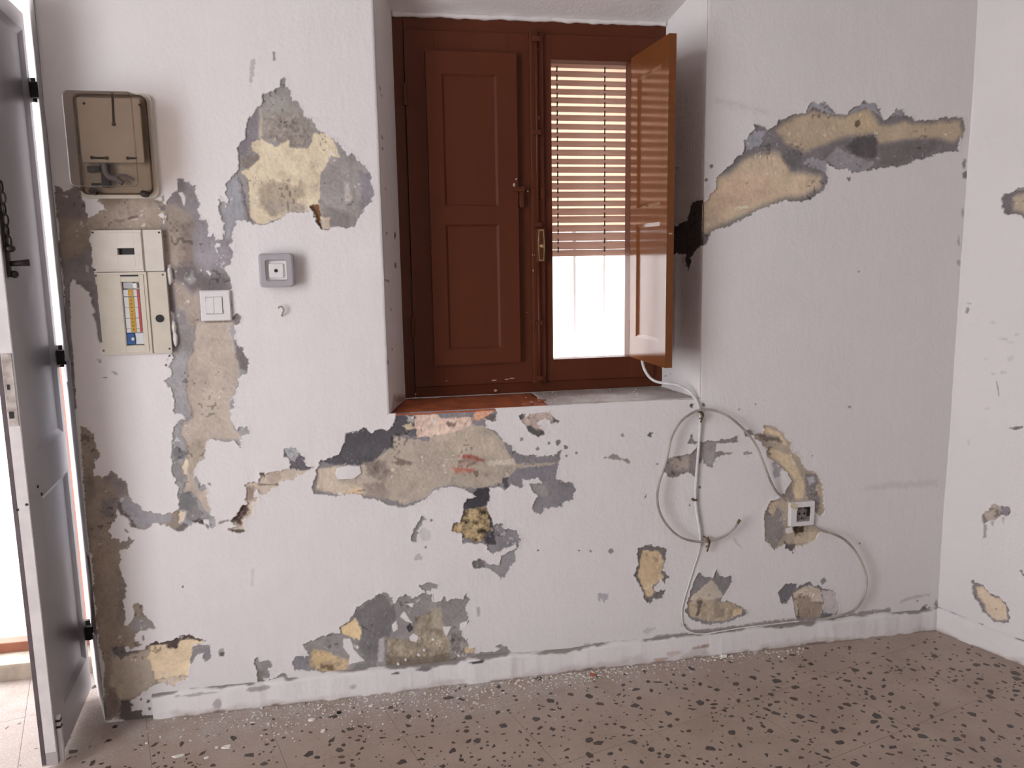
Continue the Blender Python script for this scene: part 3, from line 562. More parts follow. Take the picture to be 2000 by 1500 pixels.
tint('G', [(240, 1090), (330, 1180), (400, 1250), (300, 1290), (220, 1200)], g(162, 148, 128, L_REF), soft=10)
tint('G', [(560, 840), (680, 830), (720, 860), (770, 840), (800, 795), (900, 785), (985, 805), (900, 850), (885, 980), (870, 1090), (760, 1085), (700, 1110), (590, 1110), (560, 980), (535, 950)], g(210, 188, 155), soft=2, d=4)
tint('G', [(595, 1130), (680, 1105), (860, 1085), (870, 1110), (760, 1160), (690, 1145)], g(190, 174, 154), soft=2.5)
tint('G', [(545, 830), (600, 800), (700, 800), (770, 780), (870, 745), (985, 790), (960, 805), (870, 780), (795, 800), (770, 860), (700, 862), (680, 828), (600, 832)], g(86, 73, 68), soft=2, d=5)  # dark brown shadow above the yellow plaster, put into the colour
tint('G', [(240, 850), (340, 840), (400, 880), (465, 885), (460, 900), (380, 910), (320, 950), (260, 910)], g(108, 101, 101), soft=3)
tint('G', [(370, 690), (450, 600), (560, 650), (590, 690), (500, 705), (430, 730)], g(136, 130, 130), soft=8)
tint('G', [(210, 1180), (270, 1180), (300, 1300), (280, 1420), (210, 1420)], g(112, 98, 92, L_REF), soft=8)
tint('G', [(310, 1290), (410, 1290), (400, 1370), (490, 1370), (490, 1400), (590, 1410), (590, 1450), (310, 1450)], g(92, 83, 81), soft=4)
tint('G', [(885, 985), (905, 860), (960, 835), (1045, 830), (1055, 920), (1010, 970), (980, 950), (1000, 900), (960, 890), (920, 930)], g(132, 126, 128), soft=1.5, d=1.8)
paint('G', [(345, 850), (380, 840), (395, 880), (360, 890)], jag=1)
stain('G', [(1110, 880), (1160, 845), (1150, 900), (1120, 920)], g(150, 142, 140), soft=3)
stain('G', [(1125, 895), (1160, 890), (1155, 920), (1130, 920)], g(96, 88, 86), soft=2)
stain('G', [(490, 755), (505, 750), (512, 790), (495, 795)], g(120, 110, 108), soft=2)
stain('G', [(815, 345), (828, 345), (828, 362), (815, 362)], g(100, 90, 90), soft=1, jag=1)
for px, py, r_ in ((482, 1275, 13), (540, 1290, 18), (547, 1352, 15)):
    stain('G', blob(px, py, r_), g(96, 88, 86), soft=1.5, jag=3)
# -- 12: bottom centre
peel('E', [(370, 650), (390, 610), (480, 600), (440, 530), (480, 510), (540, 490), (620, 460), (680, 460), (680, 420), (760, 360), (780, 300), (830, 260), (900, 230), (965, 190), (1020, 230), (1040, 290), (1065, 225), (1110, 200), (1150, 230), (1190, 220), (1230, 185), (1190, 150), (1240, 130), (1325, 135), (1310, 160), (1250, 180), (1250, 205), (1280, 210), (1285, 250), (1340, 250), (1360, 215), (1380, 250), (1430, 235), (1480, 235), (1500, 195), (1525, 230), (1500, 290), (1520, 330), (1505, 380), (1530, 380), (1470, 430), (1480, 480), (1510, 510), (1530, 560), (1560, 550), (1560, 590), (1640, 580), (1740, 570), (1700, 545), (1720, 530), (1770, 550), (1800, 580), (1800, 605), (1600, 610), (1530, 650), (1400, 665), (1200, 690), (1040, 720), (950, 720), (780, 720), (680, 745), (600, 755), (510, 750), (570, 720), (550, 700), (390, 695)], g(132, 125, 124, B_REF), 12)
tint('E', [(780, 310), (960, 195), (1020, 270), (1050, 340), (1000, 470), (960, 560), (960, 640), (850, 640), (800, 560), (820, 480), (780, 350)], g(110, 104, 105, B_REF), soft=6)
tint('E', [(672, 435), (780, 362), (822, 440), (808, 497), (690, 468)], g(208, 183, 140, B_REF), soft=1.8, d=4)
tint('E', [(975, 490), (1150, 500), (1180, 360), (1330, 295), (1370, 420), (1400, 560), (1400, 640), (1180, 680), (985, 670)], g(145, 133, 115, B_REF), soft=5, d=4, rough=16, ra=0.45)
tint('E', [(980, 600), (1180, 620), (1400, 590), (1400, 650), (1180, 680), (990, 672)], g(112, 101, 87, B_REF), soft=6)
tint('E', [(1270, 300), (1330, 295), (1360, 420), (1290, 440)], g(160, 148, 130, B_REF), soft=5)
tint('E', [(480, 670), (500, 560), (620, 590), (740, 640), (735, 700), (640, 715), (560, 710)], g(168, 147, 117, B_REF), soft=5, d=4, rough=14, ra=0.5)
tint('E', [(500, 590), (620, 590), (640, 630), (520, 660)], g(180, 156, 116, B_REF), soft=4)
tint('E', [(560, 660), (640, 665), (630, 700), (555, 690)], g(110, 92, 70, B_REF), soft=4)
tint('E', [(370, 650), (400, 610), (470, 605), (470, 690), (400, 695)], g(122, 117, 122, B_REF), soft=3)
tint('E', [(1400, 450), (1500, 500), (1540, 620), (1410, 650)], g(122, 114, 112, B_REF), soft=6, rough=12, ra=0.5)
tint('E', [(1500, 545), (1555, 550), (1555, 585), (1495, 590)], g(182, 160, 130, B_REF), soft=3)
paint('E', [(700, 490), (750, 490), (770, 560), (840, 635), (740, 662), (745, 600), (700, 550)], jag=2)
paint('E', [(1070, 350), (1100, 315), (1150, 390), (1110, 380)], jag=2)
paint('E', [(1350, 415), (1410, 415), (1375, 490)], jag=3)
paint('E', [(1460, 395), (1512, 378), (1505, 420), (1465, 435)], jag=2)
paint('E', [(1130, 485), (1160, 455), (1195, 480), (1180, 515), (1140, 510)], jag=1)
paint('E', [(1110, 265), (1165, 262), (1155, 295)], jag=2)
paint('E', [(1020, 400), (1050, 370), (1060, 430), (1030, 450)], jag=2)
for px, py in ((1110, 630), (1230, 570), (1195, 600), (1290, 500), (1060, 660), (1455, 605), (1410, 655), (795, 550)):
    paint('E', [(px-12, py), (px, py-13), (px+11, py), (px+2, py+12)], jag=1.5)
tint('E', [(1115, 415), (1140, 400), (1158, 425), (1140, 450), (1118, 440)], g(70, 65, 70, B_REF), soft=2, d=6)
tint('E', [(930, 490), (975, 480), (965, 650), (930, 640)], g(165, 158, 158, B_REF), soft=5)
tint('E', [(1400, 640), (1540, 620), (1530, 650), (1400, 665)], g(70, 64, 66, B_REF), soft=2)
tint('E', [(780, 655), (920, 650), (900, 715), (780, 715)], g(112, 107, 108, B_REF), soft=6)
peel('E', [(120, 650), (140, 610), (160, 650), (200, 630), (240, 640), (240, 680), (210, 690), (225, 740), (190, 760), (160, 805), (140, 750), (150, 700)], g(130, 123, 122, B_REF), 13)
tint('E', [(130, 700), (185, 710), (180, 790), (150, 790)], g(110, 100, 96, B_REF), soft=4)
peel('E', [(230, 760), (310, 712), (338, 740), (338, 790), (290, 822), (240, 795)], g(166, 159, 157, B_REF), 14, rough=10, ra=0.35)
tint('E', [(230, 750), (320, 705), (330, 735), (270, 750), (240, 780)], g(116, 108, 108, B_REF), soft=4)
tint('E', [(260, 800), (330, 795), (300, 825), (270, 820)], g(92, 86, 86, B_REF), soft=4)
stain('E', [(0, 840), (100, 850), (180, 890), (80, 910), (20, 890)], g(152, 144, 142), soft=5)
stain('E', [(1570, 290), (1590, 285), (1590, 345), (1575, 350)], g(150, 144, 144), soft=4, a=0.8)
stain('E', [(105, 40), (120, 30), (115, 150), (105, 140)], g(168, 160, 160), soft=4, a=0.5)
# -- 15+: patches right of the window, round the socket and above the skirting
peel('D', [(410, 480), (430, 410), (500, 390), (570, 380), (600, 345), (610, 320), (550, 315), (575, 270), (590, 300), (640, 305), (700, 305), (800, 290), (840, 275), (840, 310), (720, 320), (715, 360), (810, 375), (720, 400), (705, 440), (690, 460), (660, 450), (640, 400), (600, 470), (590, 510), (550, 485), (460, 525)], g(112, 102, 98, R_REF), 15)
tint('D', [(440, 400), (560, 390), (560, 470), (470, 480)], g(140, 127, 117, R_REF), soft=8)
tint('D', [(600, 310), (715, 310), (705, 440), (650, 450), (610, 380)], g(124, 116, 112, R_REF), soft=6)
peel('D', [(880, 255), (905, 238), (935, 250), (938, 268), (910, 282), (885, 275)], g(96, 88, 86, R_REF), 16)
peel('D', [(980, 205), (1040, 215), (1100, 250), (1150, 320), (1157, 370), (1200, 390), (1222, 440), (1240, 470), (1300, 490), (1340, 560), (1345, 640), (1357, 710), (1330, 742), (1290, 720), (1290, 790), (1330, 830), (1290, 890), (1250, 910), (1190, 920), (1170, 960), (1130, 940), (1120, 910), (1060, 940), (1010, 890), (1000, 770), (1010, 720), (1040, 660), (1100, 640), (1120, 610), (1160, 540), (1140, 500), (1090, 450), (1030, 410), (1010, 390), (1020, 350), (990, 330), (980, 300), (945, 290), (930, 262), (990, 262), (1000, 235)], g(140, 127, 110, R_REF), 17, d=3.5)
tint('D', [(1000, 220), (1090, 255), (1150, 350), (1115, 330), (1080, 280), (1000, 255)], g(172, 155, 124, R_REF), soft=3, d=5)
tint('D', [(1030, 350), (1150, 385), (1200, 480), (1235, 560), (1225, 640), (1160, 640), (1180, 540), (1100, 440), (1040, 400)], g(168, 152, 122, R_REF), soft=4, d=5)
tint('D', [(1240, 500), (1300, 495), (1330, 600), (1320, 720), (1290, 720), (1250, 620)], g(108, 99, 96, R_REF), soft=4)
tint('D', [(1300, 560), (1340, 560), (1345, 640), (1310, 620)], g(150, 136, 114, R_REF), soft=3)
tint('D', [(1255, 520), (1290, 515), (1300, 545), (1265, 560)], g(152, 146, 144, R_REF), soft=3)
tint('D', [(1120, 610), (1160, 560), (1180, 640), (1150, 660)], g(112, 102, 94, R_REF), soft=4)
tint('D', [(1005, 760), (1060, 680), (1110, 720), (1120, 860), (1060, 935), (1015, 890)], g(116, 107, 102, R_REF), soft=6)
tint('D', [(1030, 670), (1080, 660), (1060, 740), (1025, 730)], g(158, 142, 118, R_REF), soft=4)
tint('D', [(1180, 805), (1245, 805), (1240, 850), (1190, 862)], g(62, 48, 38, R_REF), soft=3, d=12)
tint('D', [(1180, 860), (1330, 830), (1290, 890), (1180, 910)], g(152, 138, 116, R_REF), soft=4)
tint('D', [(940, 262), (1090, 285), (1105, 312), (1000, 302)], g(94, 84, 75, R_REF), soft=4)  # shadow across the upper lobe, painted as a dark tint
tint('D', [(1120, 900), (1180, 915), (1170, 960), (1130, 940)], g(84, 76, 74, R_REF), soft=3)
paint('D', [(1125, 820), (1165, 805), (1170, 840), (1135, 850)], jag=1)
stain('D', [(1040, 430), (1060, 420), (1095, 470), (1090, 520), (1060, 520)], g(136, 130, 130, R_REF), soft=3)
peel('D', [(258, 930), (340, 918), (430, 935), (425, 1010), (400, 1060), (442, 1100), (415, 1140), (400, 1110), (360, 1160), (350, 1190), (418, 1180), (400, 1225), (345, 1230), (335, 1265), (295, 1230), (285, 1170), (255, 1130), (240, 1080), (265, 1020)], g(94, 86, 84, R_REF), 18, d=3)
tint('D', [(290, 945), (380, 950), (415, 1010), (392, 1080), (415, 1100), (350, 1160), (345, 1215), (308, 1225), (262, 1100), (272, 1030)], g(168, 148, 115, R_REF), soft=4, d=4.5)
tint('D', [(350, 985), (385, 1000), (380, 1030), (355, 1020)], g(142, 122, 96, R_REF), soft=4)
peel('D', [(538, 1300), (560, 1210), (590, 1120), (620, 1075), (650, 1100), (670, 1100), (700, 1110), (720, 1063), (740, 1100), (805, 1100), (805, 1150), (770, 1200), (750, 1240), (800, 1250), (860, 1275), (902, 1310), (870, 1332), (800, 1360), (690, 1382), (620, 1370), (560, 1342)], g(106, 99, 98, R_REF), 19, d=2.5)
tint('D', [(580, 1210), (690, 1115), (765, 1220), (690, 1245), (600, 1245), (555, 1240)], g(154, 142, 126, R_REF), soft=3, d=4)
tint('D', [(548, 1260), (620, 1230), (800, 1252), (875, 1290), (800, 1350), (690, 1368), (568, 1335)], g(142, 128, 108, R_REF), soft=3, d=4.5, rough=18, ra=0.35)
tint('D', [(610, 1240), (640, 1240), (625, 1300), (605, 1345)], g(84, 74, 64, R_REF), soft=3)
tint('D', [(720, 1290), (770, 1290), (770, 1340), (715, 1345)], g(120, 107, 92, R_REF), soft=5)
tint('D', [(820, 1290), (870, 1285), (860, 1320), (815, 1335)], g(172, 152, 120, R_REF), soft=3)
peel('D', [(1078, 1190), (1130, 1140), (1187, 1138), (1190, 1172), (1210, 1150), (1260, 1125), (1290, 1150), (1340, 1160), (1412, 1190), (1422, 1240), (1440, 1290), (1420, 1322), (1340, 1352), (1190, 1352), (1170, 1250), (1160, 1220), (1140, 1252), (1100, 1260)], g(92, 86, 88, R_REF), 20, d=2)
tint('D', [(1165, 1200), (1260, 1148), (1330, 1170), (1345, 1250), (1220, 1250), (1180, 1345), (1168, 1250)], g(164, 149, 131, R_REF), soft=3, d=3.5)
tint('D', [(1190, 1215), (1260, 1208), (1280, 1250), (1352, 1260), (1342, 1295), (1320, 1352), (1210, 1352), (1200, 1280)], g(126, 112, 96, R_REF), soft=2.5, d=4.5)
tint('D', [(1330, 1175), (1410, 1190), (1438, 1290), (1410, 1322), (1345, 1310), (1350, 1250)], g(156, 146, 141, R_REF), soft=2.5, d=2)
stain('D', [(1320, 1125), (1350, 1105), (1365, 1125), (1340, 1145)], g(112, 104, 104, R_REF), soft=2, jag=4)
for px, py, r_, v in ((330, 262, 20, 80), (372, 440, 11, 104), (850, 120, 9, 120), (1500, 105, 10, 130), (100, 950, 18, 112), (165, 270, 12, 120), (1280, 390, 7, 110), (1558, 905, 5, 90), (1310, 690, 12, 130), (945, 88, 6, 110), (572, 98, 13, 70), (640, 90, 10, 70), (560, 680, 6, 80), (620, 575, 9, 90)):
    stain('D', blob(px, py, r_), g(v, v-8, v-9, R_REF), soft=1.5, jag=3)
stain('D', [(60, 400), (100, 385), (125, 370), (150, 400), (195, 410), (205, 432), (150, 412), (90, 408)], g(118, 108, 102, R_REF), soft=2)
stain('D', [(875, 372), (900, 364), (930, 375), (905, 386), (880, 384)], g(128, 118, 114, R_REF), soft=1.5)
stain('D', [(20, 1200), (88, 1195), (88, 1230), (60, 1250), (40, 1230), (30, 1250)], g(140, 132, 132, R_REF), soft=1.5)
stain('D', [(295, 640), (308, 612), (312, 615), (302, 642)], g(90, 82, 80, R_REF), soft=1)
stain('D', [(820, 870), (870, 930), (868, 940), (815, 880)], g(140, 132, 130, R_REF), soft=3, a=0.6)
# grime just above the skirting, and scuffs
stain('D', [(-60, 1495), (140, 1475), (330, 1465), (360, 1440), (400, 1440), (550, 1425), (555, 1450), (330, 1475), (100, 1490)], g(120, 110, 106, R_REF), soft=3, jag=5)
stain('D', [(510, 1370), (540, 1375), (560, 1410), (700, 1405), (900, 1375), (1150, 1345), (1330, 1345), (1500, 1320), (1590, 1300), (1740, 1285), (1750, 1310), (1560, 1330), (1330, 1365), (1000, 1390), (700, 1435), (560, 1430)], g(118, 108, 104, R_REF), soft=4, jag=7)
stain('D', [(290, 1420), (310, 1395), (360, 1400), (310, 1440)], g(140, 132, 130, R_REF), soft=4, a=0.7)
stain('L', [(130, 1105), (160, 1070), (190, 1050), (215, 1080), (210, 1105), (150, 1115)], g(92, 82, 80, R_REF), soft=3, jag=4)
stain('L', [(180, 1065), (195, 1058), (203, 1075), (190, 1085)], WHITE, soft=1.5)
stain('L', [(0, 1030), (60, 1000), (200, 975), (210, 985), (70, 1015), (0, 1045)], g(136, 126, 124, R_REF), soft=6, a=0.7, jag=6)
stain('L', [(115, 1020), (130, 1020), (130, 1035), (118, 1035)], g(110, 100, 98, R_REF), soft=2)
stain('P', [(1680, 955), (1740, 942), (1830, 938), (1830, 950), (1740, 955)], g(150, 140, 138, R_REF), soft=8, a=0.35, jag=9)
stain('P', [(1400, 190), (1500, 215), (1500, 225), (1400, 200)], g(150, 140, 138, R_REF), soft=8, a=0.3, jag=9)
# dirt in the corner with the right wall
for px, py, rx, ry, v in ((1884, 320, 5, 9, 112), (1885, 341, 6, 9, 100), (1880, 415, 3, 8, 140), (1872, 470, 3, 9, 140), (1874, 513, 5, 6, 140), (1829, 1180, 5, 9, 110)):
    stain('P', blob(px, py, rx, ry), g(v, v-9, v-10, R_REF), soft=4, jag=4)

PATCHES = {0: ('peeled_patch', 'grey-brown bare strip between the doorway edge and the fuse boxes'),
           1: ('peeled_patch', 'tan bare plaster band between the meter box and the fuse boxes'),
           2: ('peeled_patch', 'tall grey and sand coloured bare column around the light switch'),
           3: ('peeled_patch', 'triangular bare patch with yellow plaster above the push button'),
           4: ('peeled_patch', 'long beige and dark bare patch rising to the right wall'),
           5: ('peeled_patch', 'large ragged bare patch under the window sill'),
           6: ('peeled_patch', 'small grey crescent chip below the window patch'),
           7: ('peeled_patch', 'small grey hook shaped bare patch'),
           8: ('peeled_patch', 'pinkish chip just under the window sill'),
           9: ('peeled_patch', 'small dark chip left of the window patch'),
           10: ('peeled_patch', 'sand coloured branch with a dark crack'),
           11: ('peeled_patch', 'brown bare strip low down along the doorway edge'),
           12: ('peeled_patch', 'wide grey and brown bare patch above the skirting'),
           13: ('peeled_patch', 'narrow grey chip above the skirting'),
           14: ('peeled_patch', 'round pale chip above the skirting'),
           15: ('peeled_patch', 'grey chip inside the cable loop'),
           16: ('peeled_patch', 'tiny dark chip behind the cable loop'),
           17: ('peeled_patch', 'sand coloured bare patch around the wall socket'),
           18: ('peeled_patch', 'upright sand coloured chip with a dark rim'),
           19: ('peeled_patch', 'triangular brown chip above the skirting'),
           20: ('peeled_patch', 'brown chip with a dark lobe below the socket')}
def arris(S, Z):
    d = S-DOOR_X+0.004*fbm(S*0, Z, 0.06, 5); a = np.clip(0.012-d, 0, 0.03)**2*30
    dx = np.maximum(np.maximum(WX0-S, S-WX1), np.maximum(WZ0-Z, 0))
    b = np.where(dx >= 0, np.clip(0.008-dx, 0, 0.008)**2*45, 0)
    return a+b
def foot_tint(S, Z):  # wall colour gets darker towards the floor
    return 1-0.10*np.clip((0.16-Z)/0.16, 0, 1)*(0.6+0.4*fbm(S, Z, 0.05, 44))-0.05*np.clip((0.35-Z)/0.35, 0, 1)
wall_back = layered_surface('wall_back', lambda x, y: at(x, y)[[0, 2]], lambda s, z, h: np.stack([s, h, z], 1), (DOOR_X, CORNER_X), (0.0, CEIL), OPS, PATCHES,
                            hole=lambda S, Z: (S > WX0) & (S < WX1) & (Z > WZ0) & (Z < WZ1), kind='structure', seed=3, round_fn=arris, base_tint=foot_tint)

# ------------------------------------------------------------------ reveals of the window (parts of the street wall)
def reveal(name, p_in0, p_in1, p_out0, p_out1, depth_dir, ops=(), info=None, seed=5, parent=None, relief=0.5, rounded=True):
    """A plastered reveal between an inner edge (p_in0 low, p_in1 high) and an outer edge, as a layered surface."""
    a, b, c, d = [np.array(p, float) for p in (p_in0, p_in1, p_out0, p_out1)]
    n = np.cross(b-a, c-a); n /= np.linalg.norm(n)
    if np.dot(n, depth_dir) < 0: n = -n
    W_, H_ = np.linalg.norm(c-a), np.linalg.norm(b-a)
    es = (c-a)/W_; ez = (b-a)/H_
    def to_plane(x, y):
        v = on_plane(x, y, a, n)-a
        # solve in the (es, ez) basis
        G_ = np.array([[es@es, es@ez], [es@ez, ez@ez]]); r_ = np.linalg.solve(G_, [v@es, v@ez]); return r_
    def to_world(s, z, h):
        u = s/W_; v = z/H_
        P = (a*(1-u)[:, None]+c*u[:, None])*(1-v)[:, None]+(b*(1-u)[:, None]+d*u[:, None])*v[:, None]
        e = np.clip(np.minimum(u, 1-u)*W_/0.004, 0, 1)*np.clip(np.minimum(v, 1-v)*H_/0.004, 0, 1)
        return P+(h*e)[:, None]*n
    return layered_surface(name, to_plane, to_world, (0, W_), (0, H_), list(ops), info or {}, h=0.004 if not ops else 0.0025, blk=5, parent=parent, seed=seed, relief=relief)

R_OPS = []
OPS_SAVE = OPS; OPS = R_OPS
peel('B', [(230, 800), (190, 792), (105, 788), (88, 850), (70, 900), (0, 918), (-60, 930), (-60, 1120), (0, 1110), (60, 1130), (60, 1200), (80, 1240), (102, 1190), (88, 1160), (130, 1115), (185, 1090), (230, 1060)], g(62, 55, 53, R_REF), 0)
stain('R', [(655, 905), (690, 890), (700, 905), (670, 920)], g(120, 110, 106, R_REF), soft=2)
stain('R', [(730, 875), (750, 875), (745, 890)], g(120, 100, 84, R_REF), soft=2)
r_right = reveal('window_reveal', (WX1, 0, WZ0), (WX1, 0, WZ1), (FX1, FY, FZ0-0.004), (FX1, FY, FZ1+0.01), (1, 0, 0), R_OPS, {0: ('peeled_patch', 'almost black bare patch on the right window reveal')}, seed=6, parent=wall_back)
L_OPS = []; OPS = L_OPS
for px, py, rx, ry, v in ((742, 165, 2, 4, 120), (745, 175, 2, 3, 130), (747, 260, 2, 4, 120), (748, 283, 2, 3, 110), (755, 450, 2, 3, 110), (757, 545, 6, 3, 110), (771, 445, 2, 10, 80), (772, 505, 2, 9, 90), (764, 600, 2, 3, 120), (766, 680, 2, 3, 120), (757, 708, 2, 4, 110), (780, 780, 12, 6, 110), (753, 360, 2, 2, 130)):
    stain('P', blob(px, py, rx, ry), g(v, v-9, v-12, R_REF), soft=2.5, jag=5)
stain('P', [(768, 770), (795, 770), (795, 805), (764, 808)], g(120, 95, 86, R_REF), soft=10, a=0.7)
r_left = reveal('window_reveal', (WX0, 0, WZ0), (WX0, 0, WZ1), (FX0, FY, FZ0-0.004), (FX0, FY, FZ1+0.01), (-1, 0, 0), L_OPS, {}, seed=8, parent=wall_back)
r_top = reveal('window_soffit', (WX0, 0, WZ1), (WX1, 0, WZ1), (FX0, FY, FZ1+0.01), (FX1, FY, FZ1+0.01), (0, 0, 1), (), {}, seed=9, parent=wall_back)
# lumpy bead of mortar between soffit and frame
bm = bmesh.new(); rng = random.Random(4)
tube(bm, smooth_path([(FX0+(FX1-FX0)*k/40, FY-0.006, FZ1+0.007+rng.uniform(-.0015, .0015)) for k in range(41)], 3), lambda t: 0.0075+0.0008*math.sin(t*63)+0.0006*math.sin(t*141), 8)
obj('mortar_bead', bm, M['paint'], wall_back, True)
# outer part of the opening
bm = bmesh.new()
for x in (FX0, FX1): quad(bm, (x, FY, FZ0-.01), (x, 0.46, FZ0-.01), (x, 0.46, FZ1+.02), (x, FY, FZ1+.02))
quad(bm, (FX0, FY, FZ1+.012), (FX1, FY, FZ1+.012), (FX1, 0.46, FZ1+.012), (FX0, 0.46, FZ1+.012))
quad(bm, (FX0, FY, FZ0-.004), (FX1, FY, FZ0-.004), (FX1, 0.46, FZ0-.03), (FX0, 0.46, FZ0-.03))
obj('outer_reveal', bm, M['stucco'], wall_back)
# right jamb of the doorway: splayed reveal, then a straight jamb
D_OPS = []; OPS = D_OPS
peel('P', [(112, 715), (150, 690), (152, 745), (120, 750)], g(150, 143, 146, L_REF), 0)
peel('P', [(168, 1080), (180, 1095), (190, 1180), (192, 1250), (180, 1235), (176, 1140)], g(110, 100, 98, L_REF), 0)
stain('P', [(125, 400), (132, 560), (150, 900), (165, 1080), (156, 1080), (140, 900), (118, 560)], g(186, 184, 190, L_REF), soft=6, jag=8, a=0.7)
OPS = OPS_SAVE
r_door = reveal('door_reveal', (DOOR_X, 0, 0), (DOOR_X, 0, CEIL), (-0.838, 0.31, 0), (-0.838, 0.31, CEIL), (1, 0, 0), D_OPS, {0: ('peeled_patch', 'grey bare patch on the doorway jamb')}, seed=12, parent=wall_back)
bm = bmesh.new(); quad(bm, (-0.838, 0.31, 0), (-0.832, 0.46, 0), (-0.832, 0.46, CEIL), (-0.838, 0.31, CEIL))
obj('door_jamb', bm, M['stucco'], wall_back)
# lintel over the doorway, left jamb, wall left of the doorway
bm = bmesh.new(); box(bm, LEFT_X-.3, DOOR_X-.001, 0.0, 0.46, 2.12, CEIL); box(bm, LEFT_X-.3, -1.70, 0.0, 0.46, -0.02, 2.12)
obj('wall_left_of_doorway', bm, M['paint'], wall_back)
# outer skin of the street wall
bm = bmesh.new()
box(bm, -0.831, FX0, 0.40, 0.46, -0.02, CEIL); box(bm, FX1, 2.4, 0.40, 0.46, -0.02, CEIL)
box(bm, FX0, FX1, 0.40, 0.46, -0.02, FZ0-0.02); box(bm, FX0, FX1, 0.40, 0.46, FZ1+0.013, CEIL)
obj('street_face', bm, M['stucco'], wall_back)

# ------------------------------------------------------------------ right wall, other walls, ceiling
RW0 = np.array([CORNER_X, 0.0, 0.0]); RW_LEN = 3.9
W_OPS = []; OPS = W_OPS
peel('K', [(1030, 980), (1050, 890), (1090, 820), (1140, 810), (1190, 825), (1240, 790), (1290, 785), (1390, 705), (1500, 705), (1900, 690), (2100, 800), (2100, 1500), (1800, 1480), (1500, 1350), (1400, 1300), (1320, 1270), (1230, 1280), (1120, 1275), (1090, 1220), (1050, 1100)], g(90, 83, 82, R_REF), 0, d=4)
tint('K', [(1250, 920), (1400, 830), (1600, 800), (2000, 800), (2000, 1450), (1480, 1270), (1400, 1200), (1260, 1180)], g(144, 130, 110, R_REF), soft=9, d=5)
tint('K', [(1300, 780), (1390, 710), (1520, 710), (1520, 770), (1400, 775)], g(112, 108, 105, R_REF), soft=2, d=2)
peel('L', [(588, 440), (600, 400), (640, 360), (660, 320), (690, 312), (730, 335), (790, 340), (817, 370), (790, 405), (740, 395), (700, 425), (630, 440), (610, 462)], g(146, 133, 120, R_REF), 1)
tint('L', [(730, 335), (790, 340), (817, 370), (790, 405), (733, 395)], g(112, 102, 105, R_REF), soft=3)
tint('L', [(588, 445), (605, 400), (630, 440), (610, 462)], g(108, 98, 94, R_REF), soft=2)
stain('L', [(608, 462), (630, 470), (622, 560), (603, 562)], g(118, 108, 106, R_REF), soft=2.5, jag=5, a=0.85)
stain('L', [(660, 440), (680, 440), (675, 480), (662, 470)], g(130, 120, 118, R_REF), soft=2.5, jag=5, a=0.8)
stain('L', [(740, 415), (760, 410), (755, 460), (745, 455)], g(140, 130, 128, R_REF), soft=2.5, jag=5, a=0.7)
peel('L', [(520, 878), (600, 910), (640, 960), (720, 1000), (770, 1050), (792, 1100), (786, 1182), (690, 1187), (650, 1150), (600, 1110), (588, 1060), (548, 1020), (523, 970)], g(106, 96, 94, R_REF), 2, d=3)
tint('L', [(548, 925), (600, 925), (650, 985), (720, 1012), (762, 1062), (770, 1162), (690, 1172), (622, 1108), (602, 1050), (560, 990)], g(168, 151, 127, R_REF), soft=3.5, d=4.5)
tint('L', [(680, 1085), (695, 1082), (697, 1096), (684, 1098)], g(120, 106, 92, R_REF), soft=1)
stain('L', [(425, 1165), (450, 1165), (520, 1195), (555, 1210), (570, 1190), (600, 1195), (590, 1235), (680, 1265), (770, 1300), (775, 1312), (740, 1308), (640, 1272), (575, 1240), (520, 1215), (430, 1180)], g(104, 95, 92, R_REF), soft=2.5, jag=4)
stain('L', [(850, 1340), (900, 1355), (900, 1372), (850, 1352)], g(126, 118, 116, R_REF), soft=3)
stain('L', [(310, 1125), (325, 1125), (322, 1136), (312, 1135)], g(110, 100, 98, R_REF), soft=1.5)
stain('L', [(865, 805), (885, 800), (900, 840), (895, 845), (880, 820)], g(96, 88, 86, R_REF), soft=2)
stain('K2', [(120, 185), (140, 180), (145, 210), (125, 232), (115, 220)], g(122, 114, 112, R_REF), soft=2.5)
stain('K2', [(125, 138), (165, 140), (160, 152), (130, 146)], g(146, 138, 136, R_REF), soft=2.5)
stain('K2', [(374, 812), (382, 815), (397, 860), (406, 948), (400, 945), (388, 870)], g(118, 110, 108, R_REF), soft=1.2, jag=1)
stain('K2', [(490, 1218), (510, 1210), (530, 1215), (560, 1205), (600, 1205), (600, 1215), (560, 1228), (515, 1236)], g(98, 90, 90, R_REF), soft=2)
for px, py, rx, ry, a_ in ((560, 412, 26, 10, .5), (440, 450, 40, 14, .4), (500, 480, 30, 10, .35), (350, 310, 30, 10, .35), (290, 622, 16, 7, .4), (440, 740, 26, 14, .4), (350, 750, 26, 12, .4), (140, 1340, 10, 30, .3), (505, 620, 30, 36, .25), (300, 1050, 40, 12, .25)):
    stain('K2', blob(px, py, rx, ry), g(128, 120, 119, R_REF), soft=4, jag=9, a=a_)
OPS = OPS_SAVE
def rw_plane(x, y):
    P = on_plane(x, y, RW0, RW_N); return np.array([(P-RW0) @ RW_DIR, P[2]])
NEAR = 0.9
wall_right = layered_surface('wall_right', rw_plane, lambda s, z, h: RW0+s[:, None]*RW_DIR+h[:, None]*RW_N+z[:, None]*np.array([0, 0, 1.0]), (-0.01, NEAR), (0.0, CEIL), W_OPS,
                             {0: ('peeled_patch', 'beige bare patch with a dark rim cut by the picture edge'), 1: ('peeled_patch', 'small brown chip with a dark run below it'), 2: ('peeled_patch', 'leaf shaped sand coloured bare patch')}, kind='structure', seed=21, base_tint=foot_tint)
bm = bmesh.new(); a = RW0+RW_DIR*NEAR; b = RW0+RW_DIR*RW_LEN
